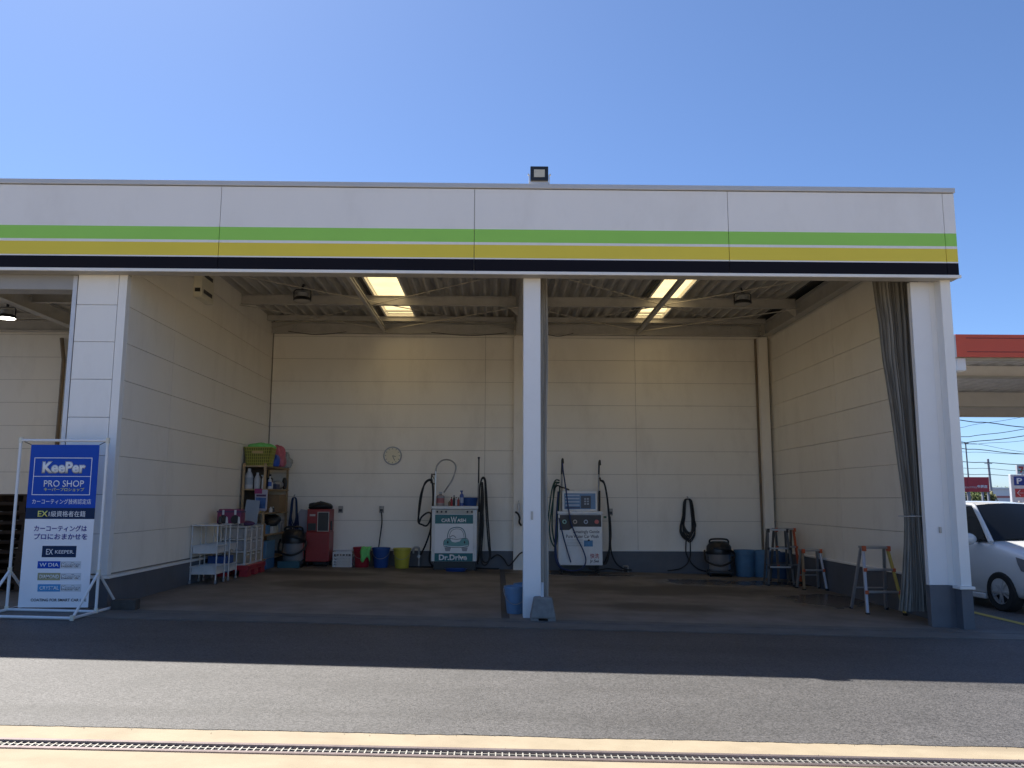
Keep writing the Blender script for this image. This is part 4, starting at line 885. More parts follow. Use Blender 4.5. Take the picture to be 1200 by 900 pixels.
hose('washer_hose', 'black hose looped left of the teal washer down to its base', [(507, 563, 17.95), (503, 562, 17.95), (498, 566, 17.95), (494.5, 578, 17.97), (492, 595, 18), (490, 611, 18), (495, 615, 18), (500, 616, 18), (504, 610, 18), (505, 602, 18), (500.5, 601, 18), (494, 606, 17.98), (491, 612, 17.95), (490.5, 600, 17.93), (493, 580, 17.92), (498, 567, 17.92), (504, 563, 17.92), (507.5, 570, 17.9), (507.5, 590, 17.9), (506, 612, 17.9), (503, 626, 17.95), (498, 640, 18.1), (493, 650, 18.25)], .019, BLACK)
hose('washer_hose', 'black hose running down the left flank of the teal washer', [(506.5, 564, 17.98), (507.3, 585, 17.98), (505, 610, 18.0), (504.5, 640, 18.05), (503, 657, 18.1), (508, 664, 18.15)], .016, BLACK)
pl = thing('hose_pole', 'straight black topped pole at the right of the teal washer', 'pole')
MB().tube([W(560.5, 660, 18.05), W(560.8, 566, 18.05)], .02, 8).build('pole', DMETAL, pl, smooth=40)
MB().tube([W(560.8, 567, 18.05), W(561.2, 537, 18.05)], .017, 8).build('pole_sleeve', BLKPL, pl, smooth=40)
MB().lathe([(.02, -.02), (.028, 0), (.02, .02)], 10, tuple(W(561.2, 536.5, 18.05))).build('pole_cap', BLKPL, pl, smooth=40)
for i, (dx, l) in enumerate(((0, 'outer black hose hanging in long loops right of the teal washer'), (1.2, 'inner black hose hanging in long loops right of the teal washer'))):
    hose('washer_hose', l, [(561.5, 600, 18.0), (562, 575, 17.98), (564.5, 562-dx, 17.96), (567.5+dx*.6, 562-dx, 17.95), (568.5+dx, 572, 17.95), (569.5+dx*1.5, 600, 17.95), (572+dx*1.5, 635, 17.95), (573.5+dx, 652, 17.94), (570, 661.5-dx*2, 17.93), (565, 660-dx*3, 17.93), (562.5+dx*1.5, 645, 17.93), (565+dx, 615, 17.92), (566.5-dx, 585, 17.92), (565, 565, 17.93), (563+dx, 600, 17.95), (562, 640, 17.98), (560, 661, 18.05)], .016, BLACK)
hose('floor_hose', 'black hose lying along the floor gutter behind the gap', [(575, 655, 18.35), (583, 650, 18.4), (590, 655, 18.38), (596, 663, 18.25), (604, 655, 18.25), (609, 649, 18.25), (613, 647, 18.25)], .014, BLACK)
b = MB(); b.tube(spline([(-1.9, 18.2, fz(-1.9, 18.2)+.02), (-1.2, 18.35, fz(-1.2, 18.3)+.02), (-.3, 18.25, fz(-.3, 18.2)+.02), (.05, 18.3, fz(0, 18.2)+.02)], 8), .016, 6)
tag(b.build('floor_pipe', BLACK, smooth=60), 'black pipe along the foot of the back wall by the teal washer', 'pipe')

# ------------------------------------------------------------------ white car wash machine (right bay)
MY2 = 17.9; k2 = MY2/CAM_F/6.21; mc2 = W(680.2, 640, MY2).x
def m2x(zx): return (zx-281)*k2
def m2z(zy): return 1.30-(zy-428)*k2
w2 = thing('wash_machine', 'white car wash machine with dark button strip and framed display', 'wash machine', (mc2, MY2, 0))
CASE2 = mat('white_machine_casing', (.82, .82, .82), .35, var=.04, scale=3, dirt=(.4, .37, .33), dirt_amt=.25, dirt_scale=4)
MB().box(m2x(122), m2x(440), 0, .48, m2z(810), m2z(450)).build('cabinet', CASE2, w2, bevel=.012)
MB().box(m2x(118), m2x(444), -.015, .50, m2z(448), m2z(428)).build('top_slab', CASE2, w2, bevel=.008)
for x in (m2x(150), m2x(410)):
    for y in (.06, .42): MB().lathe([(.03, fz(mc2, MY2)-.005), (.022, .14), (.022, m2z(809))], 10, (x, y, 0)).build('foot', BLKPL, w2)
bt = MB(); bt.prism([(m2x(133), m2z(455)), (m2x(432), m2z(455)), (m2x(432), m2z(538)), (m2x(232), m2z(538)), (m2x(200), m2z(562)), (m2x(133), m2z(562))], -.006, .0, 'y')
strip = bt.build('button_strip', mat('dark_strip', (.035, .028, .028), .4), w2)
for zx, M in ((167, mat('green_ring', (.3, .5, .42), .4)), (243, mat('amber_ring', (.5, .42, .35), .4)), (321, mat('blue_ring', (.4, .45, .55), .4)), (399, mat('red_button', (.6, .14, .12), .4))):
    o = MB().lathe([(.046, 0), (.046, -.012), (.036, -.014)], 18, (m2x(zx), -.006, m2z(503)), axis='y').build('button', M, strip, smooth=40)
    if zx != 399: MB().lathe([(.024, -.0145), (.022, -.017)], 14, (m2x(zx), -.006, m2z(503)), axis='y').build('button_centre', BLKPL, o)
TM('Amazingly Gentle', 228, 418, 562, 590, LK, .01, w2, -.002, m2x, m2z); TM('Pure Water Car Wash', 180, 412, 594, 618, LK, .01, w2, -.002, m2x, m2z)
MB().box(m2x(306), m2x(370), -.003, .001, m2z(678), m2z(635)).build('picture_patch', mat('blue_picture', (.08, .24, .45), .4, var=.3, scale=14), w2)
MB().prism([(m2x(330), m2z(640)), (m2x(352), m2z(640)), (m2x(346), m2z(628)), (m2x(336), m2z(628))], -.005, -.003, 'y').build('picture_mark', PRINTK, w2)
for zy in (630, 645, 658, 671): MB().box(m2x(186), m2x(298), -.002, .001, m2z(zy+4), m2z(zy)).build('small_print_line', mat('small_print', (.4, .41, .42), .5), w2)
TM('快洗', 350, 414, 727, 762, RED, .01, w2, -.002, m2x, m2z); TM('Jr.Sei', 348, 412, 770, 795, LK, .02, w2, -.002, m2x, m2z)
ds = MB().box(m2x(155), m2x(410), .10, .22, m2z(427), m2z(282)).build('display_frame', CASE2, w2, bevel=.012)
MB().box(m2x(170), m2x(397), .094, .10, m2z(414), m2z(300)).build('display_face', mat('display_blue', (.10, .22, .42), .3, var=.12, scale=6), ds)
MB().box(m2x(290), m2x(362), .090, .0938, m2z(408), m2z(318)).build('display_dark_block', mat('display_dark', (.02, .03, .06), .3), ds)
for zy in (310, 333, 356, 380): MB().box(m2x(178), m2x(280), .091, .0938, m2z(zy+10), m2z(zy)).build('display_line', mat('display_pale', (.42, .52, .66), .4), ds)
MB().box(m2x(178), m2x(285), .091, .0938, m2z(410), m2z(398)).build('display_line', mat('display_navy', (.03, .06, .16), .4), ds)
for k in range(3):
    for j in range(2): MB().box(m2x(314+j*20), m2x(328+j*20), .087, .0898, m2z(346+k*18), m2z(334+k*18)).build('display_key', mat('display_key', (.35, .40, .48), .4), ds)
MB().box(m2x(190), m2x(245), .12, .2, m2z(282), m2z(274)).build('display_cap', WHPL, ds)
for (px, top, l, off) in ((658.5, 538, 'left grey pole with black top rising behind the white washer', 0), (702, 540, 'right grey pole with hooked black top behind the white washer', 1)):
    pl = thing('hose_pole', l, 'pole')
    MB().tube([W(px-.7, 662, 18.25), W(px-.3, 556, 18.25)], .022, 8).build('pole', DMETAL, pl, smooth=40)
    MB().tube(spline([W(px-.3, 557, 18.25), W(px, 545, 18.25), W(px+.3, top+1, 18.22), W(px+1, top, 18.16), W(px+1.4, top+5, 18.12)], 4), .02, 8).build('pole_sleeve', BLKPL, pl, smooth=40)
GRN = mat('green_hose', (.015, .06, .045), .45); BLH = mat('blue_hose', (.015, .035, .13), .45)
hose('washer_hose', 'blue hose crossing the front of the white washer from its pole', [(659.3, 543, 18.1), (660, 552, 18.0), (663, 572, 17.85), (666, 595, 17.8), (669, 612, 17.8), (675, 628, 17.8), (683, 644, 17.78), (686.5, 656, 17.75), (684, 664, 17.7), (676, 668.5, 17.65), (665, 668, 17.6), (656, 663, 17.7), (651.5, 645, 17.8), (652, 610, 17.9), (653.5, 585, 18.0), (656, 575, 18.1)], .015, BLH)
hose('washer_hose', 'short blue hose on the left front of the white washer', [(655, 607, 17.85), (658, 620, 17.82), (661, 632, 17.82), (665, 646, 17.82), (669, 659, 17.82)], .014, BLH)
hose('washer_hose', 'green hose drooping left of the white washer', [(655.5, 563, 18.1), (651, 563, 18.05), (647, 573, 18), (644.5, 590, 18), (642, 612, 18), (640, 622, 18)], .016, GRN)
hose('washer_hose', 'dark green hose in a long loop left of the white washer', [(655.5, 565, 18.08), (651, 570, 18.02), (646, 600, 18), (644, 620, 17.98), (646, 634, 17.95), (651, 640, 17.95), (654, 620, 17.97), (655, 590, 18.02), (656, 570, 18.08)], .016, GRN)
hose('washer_hose', 'second green hose hanging inside the long loop left of the white washer', [(655, 566, 18.1), (650, 567, 18.06), (648, 590, 18.05), (647, 615, 18.03), (649, 632, 18.02), (652, 636, 18.0), (653.5, 610, 18.0), (655, 580, 18.05)], .016, GRN)
hose('washer_hose', 'black hose bunched at the bracket left of the white washer', [(649, 574, 18), (653, 569, 17.98), (658, 571, 17.98), (662, 572, 18), (667, 574, 18.02)], .016, BLACK)
hose('washer_hose', 'tight dark blue hose bundle along the left side of the white washer', [(654.5, 576, 18.1), (652.8, 600, 18.05), (651.5, 625, 18.0), (650.5, 650, 17.95), (655, 663, 17.9), (663, 668, 17.85)], .022, BLH)
hose('washer_hose', 'black hose looping right of the white washer to the floor', [(702.8, 560, 18.1), (704, 563, 18.05), (707.5, 565, 18.0), (711, 580, 18), (713.5, 605, 18), (714.5, 632, 18), (713, 652, 18), (709, 661, 17.95), (704.5, 654, 17.95), (703, 635, 17.95), (702.5, 610, 18.0), (702.6, 575, 18.05)], .02, BLACK)
hose('washer_hose', 'second black hose right of the white washer trailing along the floor', [(703, 563, 18.08), (708.5, 568, 18.05), (712.5, 590, 18.05), (715, 620, 18.1), (716, 645, 18.15), (722, 660, 18.2), (732, 667, 18.2), (740, 668, 18.25)], .017, BLACK)
p = W(709, 606, 18.0); b = MB(); b.lathe([(.03, -.02), (.035, 0), (.03, .02)], 10); tag(b.build('hose_coupling', mat('green_coupling', (.02, .12, .08), .4), loc=tuple(p), smooth=40), 'small green hose coupling right of the white washer', 'coupling')
p = W(733, 663, 18.3); g = fz(p.x, 18.3)
tp = thing('tap_pipe', 'short double tap pipe low on the grey plinth right of the white washer', 'tap', (p.x, 18.32, g))
for x in (-.05, .06): MB().tube([(x, 0, 0), (x, 0, .14)], .016, 8).build('pipe', DMETAL, tp)
MB().tube([(-.05, 0, .14), (.06, 0, .14)], .016, 8).build('cross_pipe', DMETAL, tp)

hose('floor_hose', 'black hose trailing on the floor in front of the white washer', [(690, 666, 17.9), (700, 668, 17.8), (712, 666.5, 17.9), (724, 668, 18.0), (735, 669.5, 18.05)], .016, BLACK)
# spray bottle on the back column
p = W(608, 600, 18.15)
sb = bottle('spray_gun', 'white spray bottle hung on the back column left of the post', (p.x, 18.22, p.z-.02), .035, .27, WHPL, WHPL)
hose('gun_strap', 'black air gun hanging under the white spray bottle', [(604, 600, 18.2), (607, 602, 18.18), (609, 607, 18.18), (608.5, 612, 18.2), (611, 616, 18.22)], .022, BLACK, cat='air gun')

# bucket pair, weight block and pipe by the centre post
p = W(602, 718, 11.55)
bucket('front pale blue bucket left of the centre post, with a nested second bucket behind', (p.x+.02, 11.58, fz(p.x, 11.58)), mat('dull_blue_bucket', (.12, .22, .36), .5, var=.1, scale=6, dirt=(.2, .22, .24), dirt_amt=.3, dirt_scale=9), .15, .115, .36, True, 'pale blue buckets by the post')
bucket('rear pale blue bucket half hidden behind the centre post', (p.x+.16, 11.92, fz(p.x, 11.9)), MATS['dull_blue_bucket'], .15, .115, .36, False, 'pale blue buckets by the post')
wb = thing('post_weight', 'grey tapered concrete weight block at the foot of the centre post', 'weight block', (.60, 10.98, gz(.6)+.004))
b = MB()
lo = [(-.165, -.13), (.165, -.13), (.165, .13), (-.165, .13)]; hi = [(-.115, -.09), (.115, -.09), (.115, .09), (-.115, .09)]
b.add([(x, y, .03) for x, y in lo]+[(x, y, .29) for x, y in hi], [(3, 2, 1, 0), (4, 5, 6, 7)]+[(i, (i+1) % 4, 4+(i+1) % 4, 4+i) for i in range(4)])
b.build('block', mat('block_concrete', (.2, .195, .185), .85, var=.2, scale=12, bump=.6, bscale=50), wb, bevel=.02)
for x in (-.11, .11): MB().box(x-.05, x+.05, -.12, .12, 0, .032).build('foot', MATS['block_concrete'], wb)
MB().tube([(-.005, 0, .28), (-.005, 0, .47)], .02, 10).build('pipe', mat('pale_pipe', (.55, .60, .66), .35), wb, smooth=40)

# ------------------------------------------------------------------ right bay: hose coil, vacuum, bins, ladders
p = W(806, 585, 18.42)
hc = hose_coil('hose_coil', 'black hose coil hanging on a hook on the right bay back wall', (p.x, YB-.02, p.z), .34, 1.02, BLACK, .014, 9, .07, seed=9)
b = MB(); b.tube(spline([(-.06, -.06, -.9), (-.07, -.05, -1.15), (-.02, -.07, -1.35), (-.2, -.1, -1.5), (-.5, -.12, -1.55)], 6), .013, 6); b.tube(spline([(.03, -.06, -.9), (.03, -.05, -1.2), (.02, -.06, -1.35), (.2, -.1, -1.52), (.5, -.1, -1.56), (.7, -.12, -1.4)], 6), .013, 6); b.build('hose_tail', BLACK, hc, smooth=60)
vx = W(843, 650, 18.05).x
canister_vac('vacuum_cleaner', 'steel drum vacuum with black hose beside the blue bins', (vx, 18.08, fz(vx, 18.1)), -.15, DRUM, BLKPL, .27, .80)
def bin_(label, loc, M, r=.235, h=.56, lip=True, group='blue bins in the right back corner'):
    t = thing('rubbish_bin', label, 'bin', loc, 0, group)
    b = MB(); n = 36; rows_ = []
    for (f, z) in ((.80, 0), (.82, .01), (.95, h*.86), (1.0, h*.87), (1.0, h), (.95, h), (.80, .03)):
        rows_.append([(math.cos(2*math.pi*k/n)*r*f*(1+(.02 if (k % 4 < 2 and z < h*.8) else 0)), math.sin(2*math.pi*k/n)*r*f*(1+(.02 if (k % 4 < 2 and z < h*.8) else 0)), z) for k in range(n)])
    b.grid(rows_, close=True); b.build('shell', M, t, smooth=50)
    for s in (-1, 1): MB().tube([(s*r*.96, -.05, h*.80), (s*r*1.12, -.05, h*.78), (s*r*1.12, .05, h*.78), (s*r*.96, .05, h*.80)], .012, 6).build('handle', M, t)
    return t
for px, l, M in ((873, 'ribbed blue rubbish bin next to the steel drum vacuum', SKYPL), (894, 'paler blue bin partly behind the tall stepladder', SKYPL), (909, 'dark blue bin seen between the stepladder legs', mat('deep_blue_bin', (.04, .09, .19), .5))):
    X = W(px, 660, 18.15).x; bin_(l, (X, 18.15 - (.25 if px > 900 else 0), fz(X, 18.1)), M)
ALU = mat('dull_aluminium', (.42, .42, .43), .4, metal=.7, var=.12, scale=9); ORG = mat('orange_plastic', (.55, .11, .04), .45, var=.12); ALW = mat('bright_aluminium', (.66, .66, .70), .3, metal=.5, var=.08); YTP = mat('yellow_tape', (.50, .36, .08), .5, var=.15)
def ladder(label, loc, rz, h, wb_, wt_, dep, steps, M1=ALU, M2=ALU, M3=ALU, capM=ORG, folded=False):
    t = thing('stepladder', label, 'stepladder', loc, rz)
    f = dep/2; tf = -.05; tr = .05
    def rail(x0, x1, y0, y1, M, nm): MB().bar((x0, y0, 0), (x1, y1, h), .036, .05, up=(0, 1, 0)).build(nm, M, t, bevel=.004)
    rail(-wb_/2, -wt_/2, -f, tf, M1, 'front_rail'); rail(wb_/2, wt_/2, -f, tf, M2, 'front_rail')
    rail(-wb_/2*.97, -wt_/2*.95, f, tr, M3, 'rear_rail'); rail(wb_/2*.97, wt_/2*.95, f, tr, M3, 'rear_rail')
    b = MB(); b.box(-wt_/2-.01, wt_/2+.01, -.12, .12, h-.015, h+.02); b.build('top_step', ALU, t, bevel=.006)
    for s in (-1, 1): MB().box(s*wt_/2-.025, s*wt_/2+.025, -.125, -.06, h-.05, h+.026).build('corner_cap', capM, t, bevel=.006)
    for k in range(1, steps):
        u = k/steps; z = h*u; y = -f+(tf+f)*u; ww = wb_+(wt_-wb_)*u
        MB().box(-ww/2, ww/2, y-.05, y+.04, z-.014, z+.014).build('step', ALU, t, bevel=.004)
        for s in (-1, 1): MB().box(s*ww/2-.022, s*ww/2+.022, y-.055, y-.02, z-.03, z+.022).build('corner_cap', capM, t, bevel=.004)
    b = MB().box(-wb_/2*.96, wb_/2*.96, f-.02-(f-tr)*.35, f-(f-tr)*.35, h*.35-.01, h*.35+.01); b.build('rear_bar', M3, t)
    for s in (-1, 1):
        for y, M in ((-f, BLACK), (f, BLACK)): MB().box(s*wb_/2-.022, s*wb_/2+.022, y-.03, y+.03, -.006, .03).build('rubber_foot', M, t)
    return t
ladder('three step ladder with orange caps and a yellow rail by the curtain', (5.72, 12.66, fz(5.7, 12.66)), -.06, .95, .54, .36, .68, 3, ALW, YTP, ALU, ORG)
ladder('small two step ladder with one pale leg in front of the tall ladders', (5.90, 15.75, fz(5.9, 15.75)), .04, .72, .43, .33, .36, 2, mat('tan_taped_rail', (.30, .21, .12), .5, var=.2), ALW, ALU, ORG)
DK = mat('dark_aluminium', (.12, .115, .11), .55, metal=.3, var=.2)
ladder('tall grey stepladder in front of the blue bins', (5.52, 16.45, fz(5.5, 16.45)), -.12, 1.06, .48, .36, .48, 3, DK, DK, DK, BLKPL)
ladder('tall stepladder with an orange right rail by the right wall', (5.86, 17.05, fz(5.86, 17.05)), .10, 1.06, .46, .38, .42, 3, DK, ORG, DK, ORG)

# ------------------------------------------------------------------ right of the building: parked car, canopy, street
YLINE = mat('yellow_line_paint', (.42, .30, .05), .7, var=.2, scale=9)
for i, X in enumerate((7.32, 10.0, 12.7)):
    b = MB(); y0, y1 = 11.6, 16.8
    b.add([(X-.07, y0, gz(X-.07)+.004), (X+.07, y0, gz(X+.07)+.004), (X+.07, y1, gz(X+.07)+.004), (X-.07, y1, gz(X-.07)+.004)], [(0, 1, 2, 3)])
    b.build('parking_line', YLINE, recalc=False)['kind'] = 'structure'
CARW = mat('white_car_paint', (.66, .66, .66), .22, var=.015, scale=2, coat=.6); CGL = mat('car_glass', (.006, .007, .008), .03, var=.0, spec=.35); TYRE = mat('tyre_rubber', (.018, .018, .018), .8, var=.2); RIM = mat('alloy_rim', (.45, .45, .46), .4, metal=.3)
def make_car(loc, rz):
    t = thing('parked_car', 'white compact car parked nose out beside the car wash', 'car', loc, rz)
    # x forward, y left; stations along x: (x, half width, hood/belt height, lower z)
    st = [(2.12, .55, .55, .30), (2.08, .68, .66, .22), (1.98, .77, .74, .20), (1.75, .83, .82, .19), (1.4, .855, .89, .19), (1.05, .865, .95, .19), (.9, .87, .97, .19), (.2, .87, .985, .19), (-.6, .87, 1.0, .19), (-1.4, .865, 1.03, .20), (-1.85, .84, 1.04, .24), (-2.08, .78, 1.02, .30), (-2.14, .70, .92, .36)]
    b = MB(); rows_ = []
    for (x, hw_, zt, zl) in st:
        half = [(hw_*.86, zl), (hw_*.97, zl+.07), (hw_, zl+(zt-zl)*.38), (hw_*.995, zl+(zt-zl)*.66), (hw_*.965, zl+(zt-zl)*.88), (hw_*.90, zt), (hw_*.6, zt+.035), (hw_*.25, zt+.05)]
        rows_.append([(x, y, z) for y, z in half] + [(x, -y, z) for y, z in reversed(half)])
    b.grid(rows_, close=True); n_ = len(rows_[0]); b.f.append(tuple(range(n_))); b.m.append(0); b.f.append(tuple(range(len(b.v)-n_, len(b.v)))); b.m.append(0)
    body = b.build('body', CARW, t, smooth=45)
    sub = body.modifiers.new('sub', 'SUBSURF'); sub.levels = 2; sub.render_levels = 2
    cut = MB()
    for x in (1.32, -1.30):
        for s in (-1, 1): cut.lathe([(.345, s*.62), (.345, s*1.0)], 28, (x, 0, .315), axis='y')
    cu_ = cut.build('wheel_arch_cutter', BLACK); bo = body.modifiers.new('bool', 'BOOLEAN'); bo.object = cu_; bo.operation = 'DIFFERENCE'; bo.solver = 'EXACT'
    dg = bpy.context.evaluated_depsgraph_get(); me = bpy.data.meshes.new_from_object(body.evaluated_get(dg)); body.modifiers.clear(); body.data = me
    me.polygons.foreach_set('use_smooth', [True]*len(me.polygons)); me.set_sharp_from_angle(angle=R(40))
    bpy.data.objects.remove(cu_)
    # cabin
    def cab(x, hw_, z): return [(x, hw_, z), (x, hw_*.55, z+.025), (x, 0, z+.035), (x, -hw_*.55, z+.025), (x, -hw_, z)]
    MB().grid([cab(.53, .60, 1.545), cab(.2, .625, 1.58), cab(-.8, .63, 1.585), cab(-1.5, .61, 1.555), cab(-1.75, .58, 1.51)]).build('roof', CARW, t, smooth=50, recalc=False)
    MB().grid([[(1.02, .73, .975), (1.12, .4, 1.01), (1.15, 0, 1.02), (1.12, -.4, 1.01), (1.02, -.73, .975)], [(.80, .68, 1.27), (.86, .36, 1.30), (.88, 0, 1.31), (.86, -.36, 1.30), (.80, -.68, 1.27)], cab(.54, .60, 1.54)]).build('windscreen', CGL, t, smooth=50, recalc=False)
    MB().grid([cab(-1.74, .58, 1.51), [(-2.02, .66, 1.03), (-2.06, .36, 1.03), (-2.07, 0, 1.03), (-2.06, -.36, 1.03), (-2.02, -.66, 1.03)]]).build('rear_window', CGL, t, recalc=False)
    for s in (-1, 1):
        MB().grid([[(.98, s*.785, .97), (.80, s*.715, 1.27), (.50, s*.63, 1.535)], [(.1, s*.80, .985), (.1, s*.72, 1.27), (.06, s*.635, 1.545)], [(-.7, s*.80, 1.0), (-.7, s*.725, 1.29), (-.7, s*.64, 1.555)], [(-1.5, s*.795, 1.03), (-1.5, s*.71, 1.3), (-1.5, s*.62, 1.53)], [(-2.0, s*.72, 1.04), (-1.88, s*.65, 1.28), (-1.74, s*.585, 1.505)]]).build('side_window', CGL, t, smooth=50, recalc=False)
        MB().tube([(1.10, s*.775, .955), (.82, s*.70, 1.28), (.54, s*.615, 1.545)], [.045, .036, .034], 8).build('windscreen_pillar', CARW, t, smooth=50)
        MB().tube([(.54, s*.617, 1.545), (-.8, s*.645, 1.575), (-1.72, s*.59, 1.515), (-1.9, s*.66, 1.30), (-2.05, s*.72, 1.04)], [.034, .034, .036, .05, .05], 8).build('roof_rail', CARW, t, smooth=50)
        MB().tube([(.0, s*.805, .98), (-.02, s*.727, 1.27), (-.05, s*.643, 1.55)], .028, 6).build('door_pillar', BLKPL, t)
        mi = thing('m', '', '');  bpy.data.objects.remove(mi)
        MB().lathe([(.02, -.07), (.085, -.06), (.10, 0), (.075, .06), (.03, .075)], 14, (.86, s*1.0, 1.0), axis='x', sx=1.5, sy=1.0).build('door_mirror', CARW, t, smooth=50)
        MB().box(.79, .86, min(s*.79, s*.93), max(s*.79, s*.93), .95, .99).build('mirror_arm', BLKPL, t)
        b = MB(); b.grid([[(2.02, s*.60, .70), (1.90, s*.74, .74), (1.66, s*.815, .79)], [(2.075, s*.60, .64), (1.99, s*.755, .65), (1.72, s*.838, .71)], [(2.09, s*.58, .56), (2.02, s*.745, .57), (1.78, s*.838, .63)]]); b.build('headlight', mat('headlight_lens', (.10, .10, .11), .08, spec=.8), t, smooth=50, recalc=False)
        MB().box(-.1, .0, min(s*.86, s*.89), max(s*.86, s*.89), .80, .83).build('door_handle', CARW, t, bevel=.008)
        MB().box(-1.0, 1.0, min(s*.80, s*.875), max(s*.80, s*.875), .16, .25).build('sill', CARW, t, bevel=.02)
        MB().box(-.005, .005, min(s*.872, s*.8745), max(s*.872, s*.8745), .28, .95).build('door_seam', BLACK, t)
        for x in (1.32, -1.30):
            wh = bpy.data.objects.new('wheel', None); C.objects.link(wh); wh.parent = t; wh.location = (x, s*.76, .315)
            MB().lathe([(.20, -.10), (.285, -.105), (.315, -.08), (.315, .08), (.285, .105), (.20, .10)], 28, axis='y', cap=False).build('tyre', TYRE, wh, smooth=40)
            b = MB(); b.lathe([(.205, s*.03), (.205, s*.088), (.19, s*.09), (.18, s*.04)], 28, axis='y', cap=False)
            for k in range(10):
                a = k*math.pi/5+(.12 if k % 2 else -.12); b.bar((.04*math.cos(a), s*.075, .04*math.sin(a)), (.195*math.cos(a), s*.082, .195*math.sin(a)), .024, .02, up=(0, 1, 0))
            b.lathe([(.05, s*.03), (.05, s*.092), (.02, s*.095)], 12, axis='y'); b.build('rim', RIM, wh, smooth=40)
            MB().lathe([(.19, s*.0), (.19, s*.02)], 20, axis='y').build('brake_disc', BLKPL, wh)
    MB().box(2.07, 2.13, -.45, .45, .30, .42).build('grille', BLKPL, t, bevel=.02)
    MB().box(2.125, 2.14, -.165, .165, .46, .60).build('number_plate', PRINTW, t, bevel=.004)
    return t
hd_ = R(-90+7)     # nose towards the camera, turned a little
fwl = Vector((8.02, 13.2))                        # front right wheel on the ground
c_, s_ = math.cos(hd_), math.sin(hd_)
cx, cy = fwl.x-(1.32*c_+.76*s_), fwl.y-(1.32*s_-.76*c_)
car = make_car((cx, cy, gz(cx)+.002), hd_)
for ch in car.children:                            # a tall bodied compact: belt line and roof lifted
    if ch.type == 'MESH':
        for v in ch.data.vertices: v.co.z += .105*min(1, max(0, (v.co.z-.5)/.4))

# petrol canopy
cn = thing('fuel_canopy', 'flat forecourt canopy with red fascia behind the parked car', 'canopy', (0, 0, 0))
RFAS = mat('red_fascia', (.68, .085, .03), .4, var=.04, scale=1); CBM = mat('canopy_beam', (.8, .77, .72), .55, var=.06, scale=2); CDK = mat('canopy_deck', (.75, .74, .73), .6, var=.1)
MB().box(9.68, 34, 17, 17.06, 4.56, 5.04).build('front_fascia', RFAS, cn)
for z in (4.66, 4.955): MB().box(9.9, 34, 16.994, 17.0, z, z+.012).build('fascia_groove', mat('dark_red', (.16, .015, .015), .5), cn)
MB().box(9.60, 9.68, 17.003, 29, 4.55, 5.03).build('end_fascia', mat('pale_fascia', (.6, .6, .6), .45), cn)
MB().box(9.69, 34, 28.9, 28.97, 4.56, 5.04).build('rear_fascia', RFAS, cn)
b = MB(); pts = []
nn_ = 60
for k in range(nn_):
    x = 9.7+k*.4; pts += [(x, 4.80), (x+.12, 4.80), (x+.17, 4.92), (x+.35, 4.92)]
b.grid([[(x, 17.07, z) for x, z in pts], [(x, 28.88, z) for x, z in pts]]); b.build('deck', CDK, cn, recalc=False)
MB().box(9.69, 34, 17.06, 28.9, 4.96, 5.0).build('deck_top', CDK, cn)
for y, hgt, wd_ in ((17.3, .22, .2), (19.7, .24, .25), (24.6, .42, .3), (28.5, .3, .25)):
    ob = MB(); ob.box(9.69, 34, y-wd_/2, y+wd_/2, 4.795-hgt-.11+.1, 4.79); ob.build('beam', CBM, cn)
    MB().box(9.69, 34, y-wd_/2-.05, y+wd_/2+.05, 4.795-hgt-.03, 4.795-hgt-.012).build('beam_flange', mat('cream_flange', (.55, .52, .42), .55), cn)
MB().box(9.72, 9.92, 17.1, 17.4, 4.28, 4.55).build('gutter_box', TRIM, cn, bevel=.01)
for x in (18.5, 30):
    for y in (19.7, 24.6): MB().box(x-.2, x+.2, y-.2, y+.2, gz(x), 4.5).build('column', POSTW, cn, bevel=.01)

# fence along the street
FW = mat('white_fence_paint', (.6, .58, .54), .5, var=.08)
fn = thing('picket_fence', 'low white picket fence along the street behind the parked car', 'fence', (0, 34, 0)); fg = gz(20)
for k in range(7): MB().box(14+k*2.5, 14.07+k*2.5, -.03, .03, fg, fg+1.85).build('post', FW, fn)
for z in (.35, 1.72): MB().box(13.9, 29.2, -.02, .02, fg+z, fg+z+.05).build('rail', FW, fn)
pk = None
for k in range(118):
    x = 14.1+k*.127
    if pk is None: pk = MB().box(-.016, .016, -.05, -.022, fg+.2, fg+1.80).build('picket', FW, fn, loc=(x, 0, 0)); continue
    c = pk.copy(); C.objects.link(c); c.parent = fn; c.location = (x, 0, 0)

# red roadside sign
SY_ = 60
a_, c_ = W(1123, 559, SY_), W(1160, 576.5, SY_)
rs = thing('red_sign_board', 'wide red roadside sign board with white lettering', 'sign', (a_.x, SY_, 0))
ws, zt, zb = c_.x-a_.x, a_.z, c_.z
MB().box(0, ws, 0, .18, zb, zt).build('board', mat('red_board', (.42, .03, .045), .5, var=.05), rs, bevel=.01)
MB().box(ws*.29, ws*.30, -.006, .0, zb, zt).build('board_seam', mat('seam_red', (.2, .015, .02), .5), rs)
text('セルフプラス', LW, rs, ws*.19, ws*.58, zb+.26, zb+.40, -.012, .01); text('中原店', LW, rs, ws*.60, ws*.93, zb+.27, zb+.50, -.012, .03)
for x in (.16, .30, .78, .97): MB().box(ws*x-.06, ws*x+.06, .02, .16, gz(99), zb).build('leg', mat('sign_leg', (.25, .26, .3), .5), rs)
MB().box(.02, ws*.16, .3, 1.2, gz(99), zb-.02).build('shaded_opening', BLKPL, rs)  # solid black box stands in for the shaded opening below the board
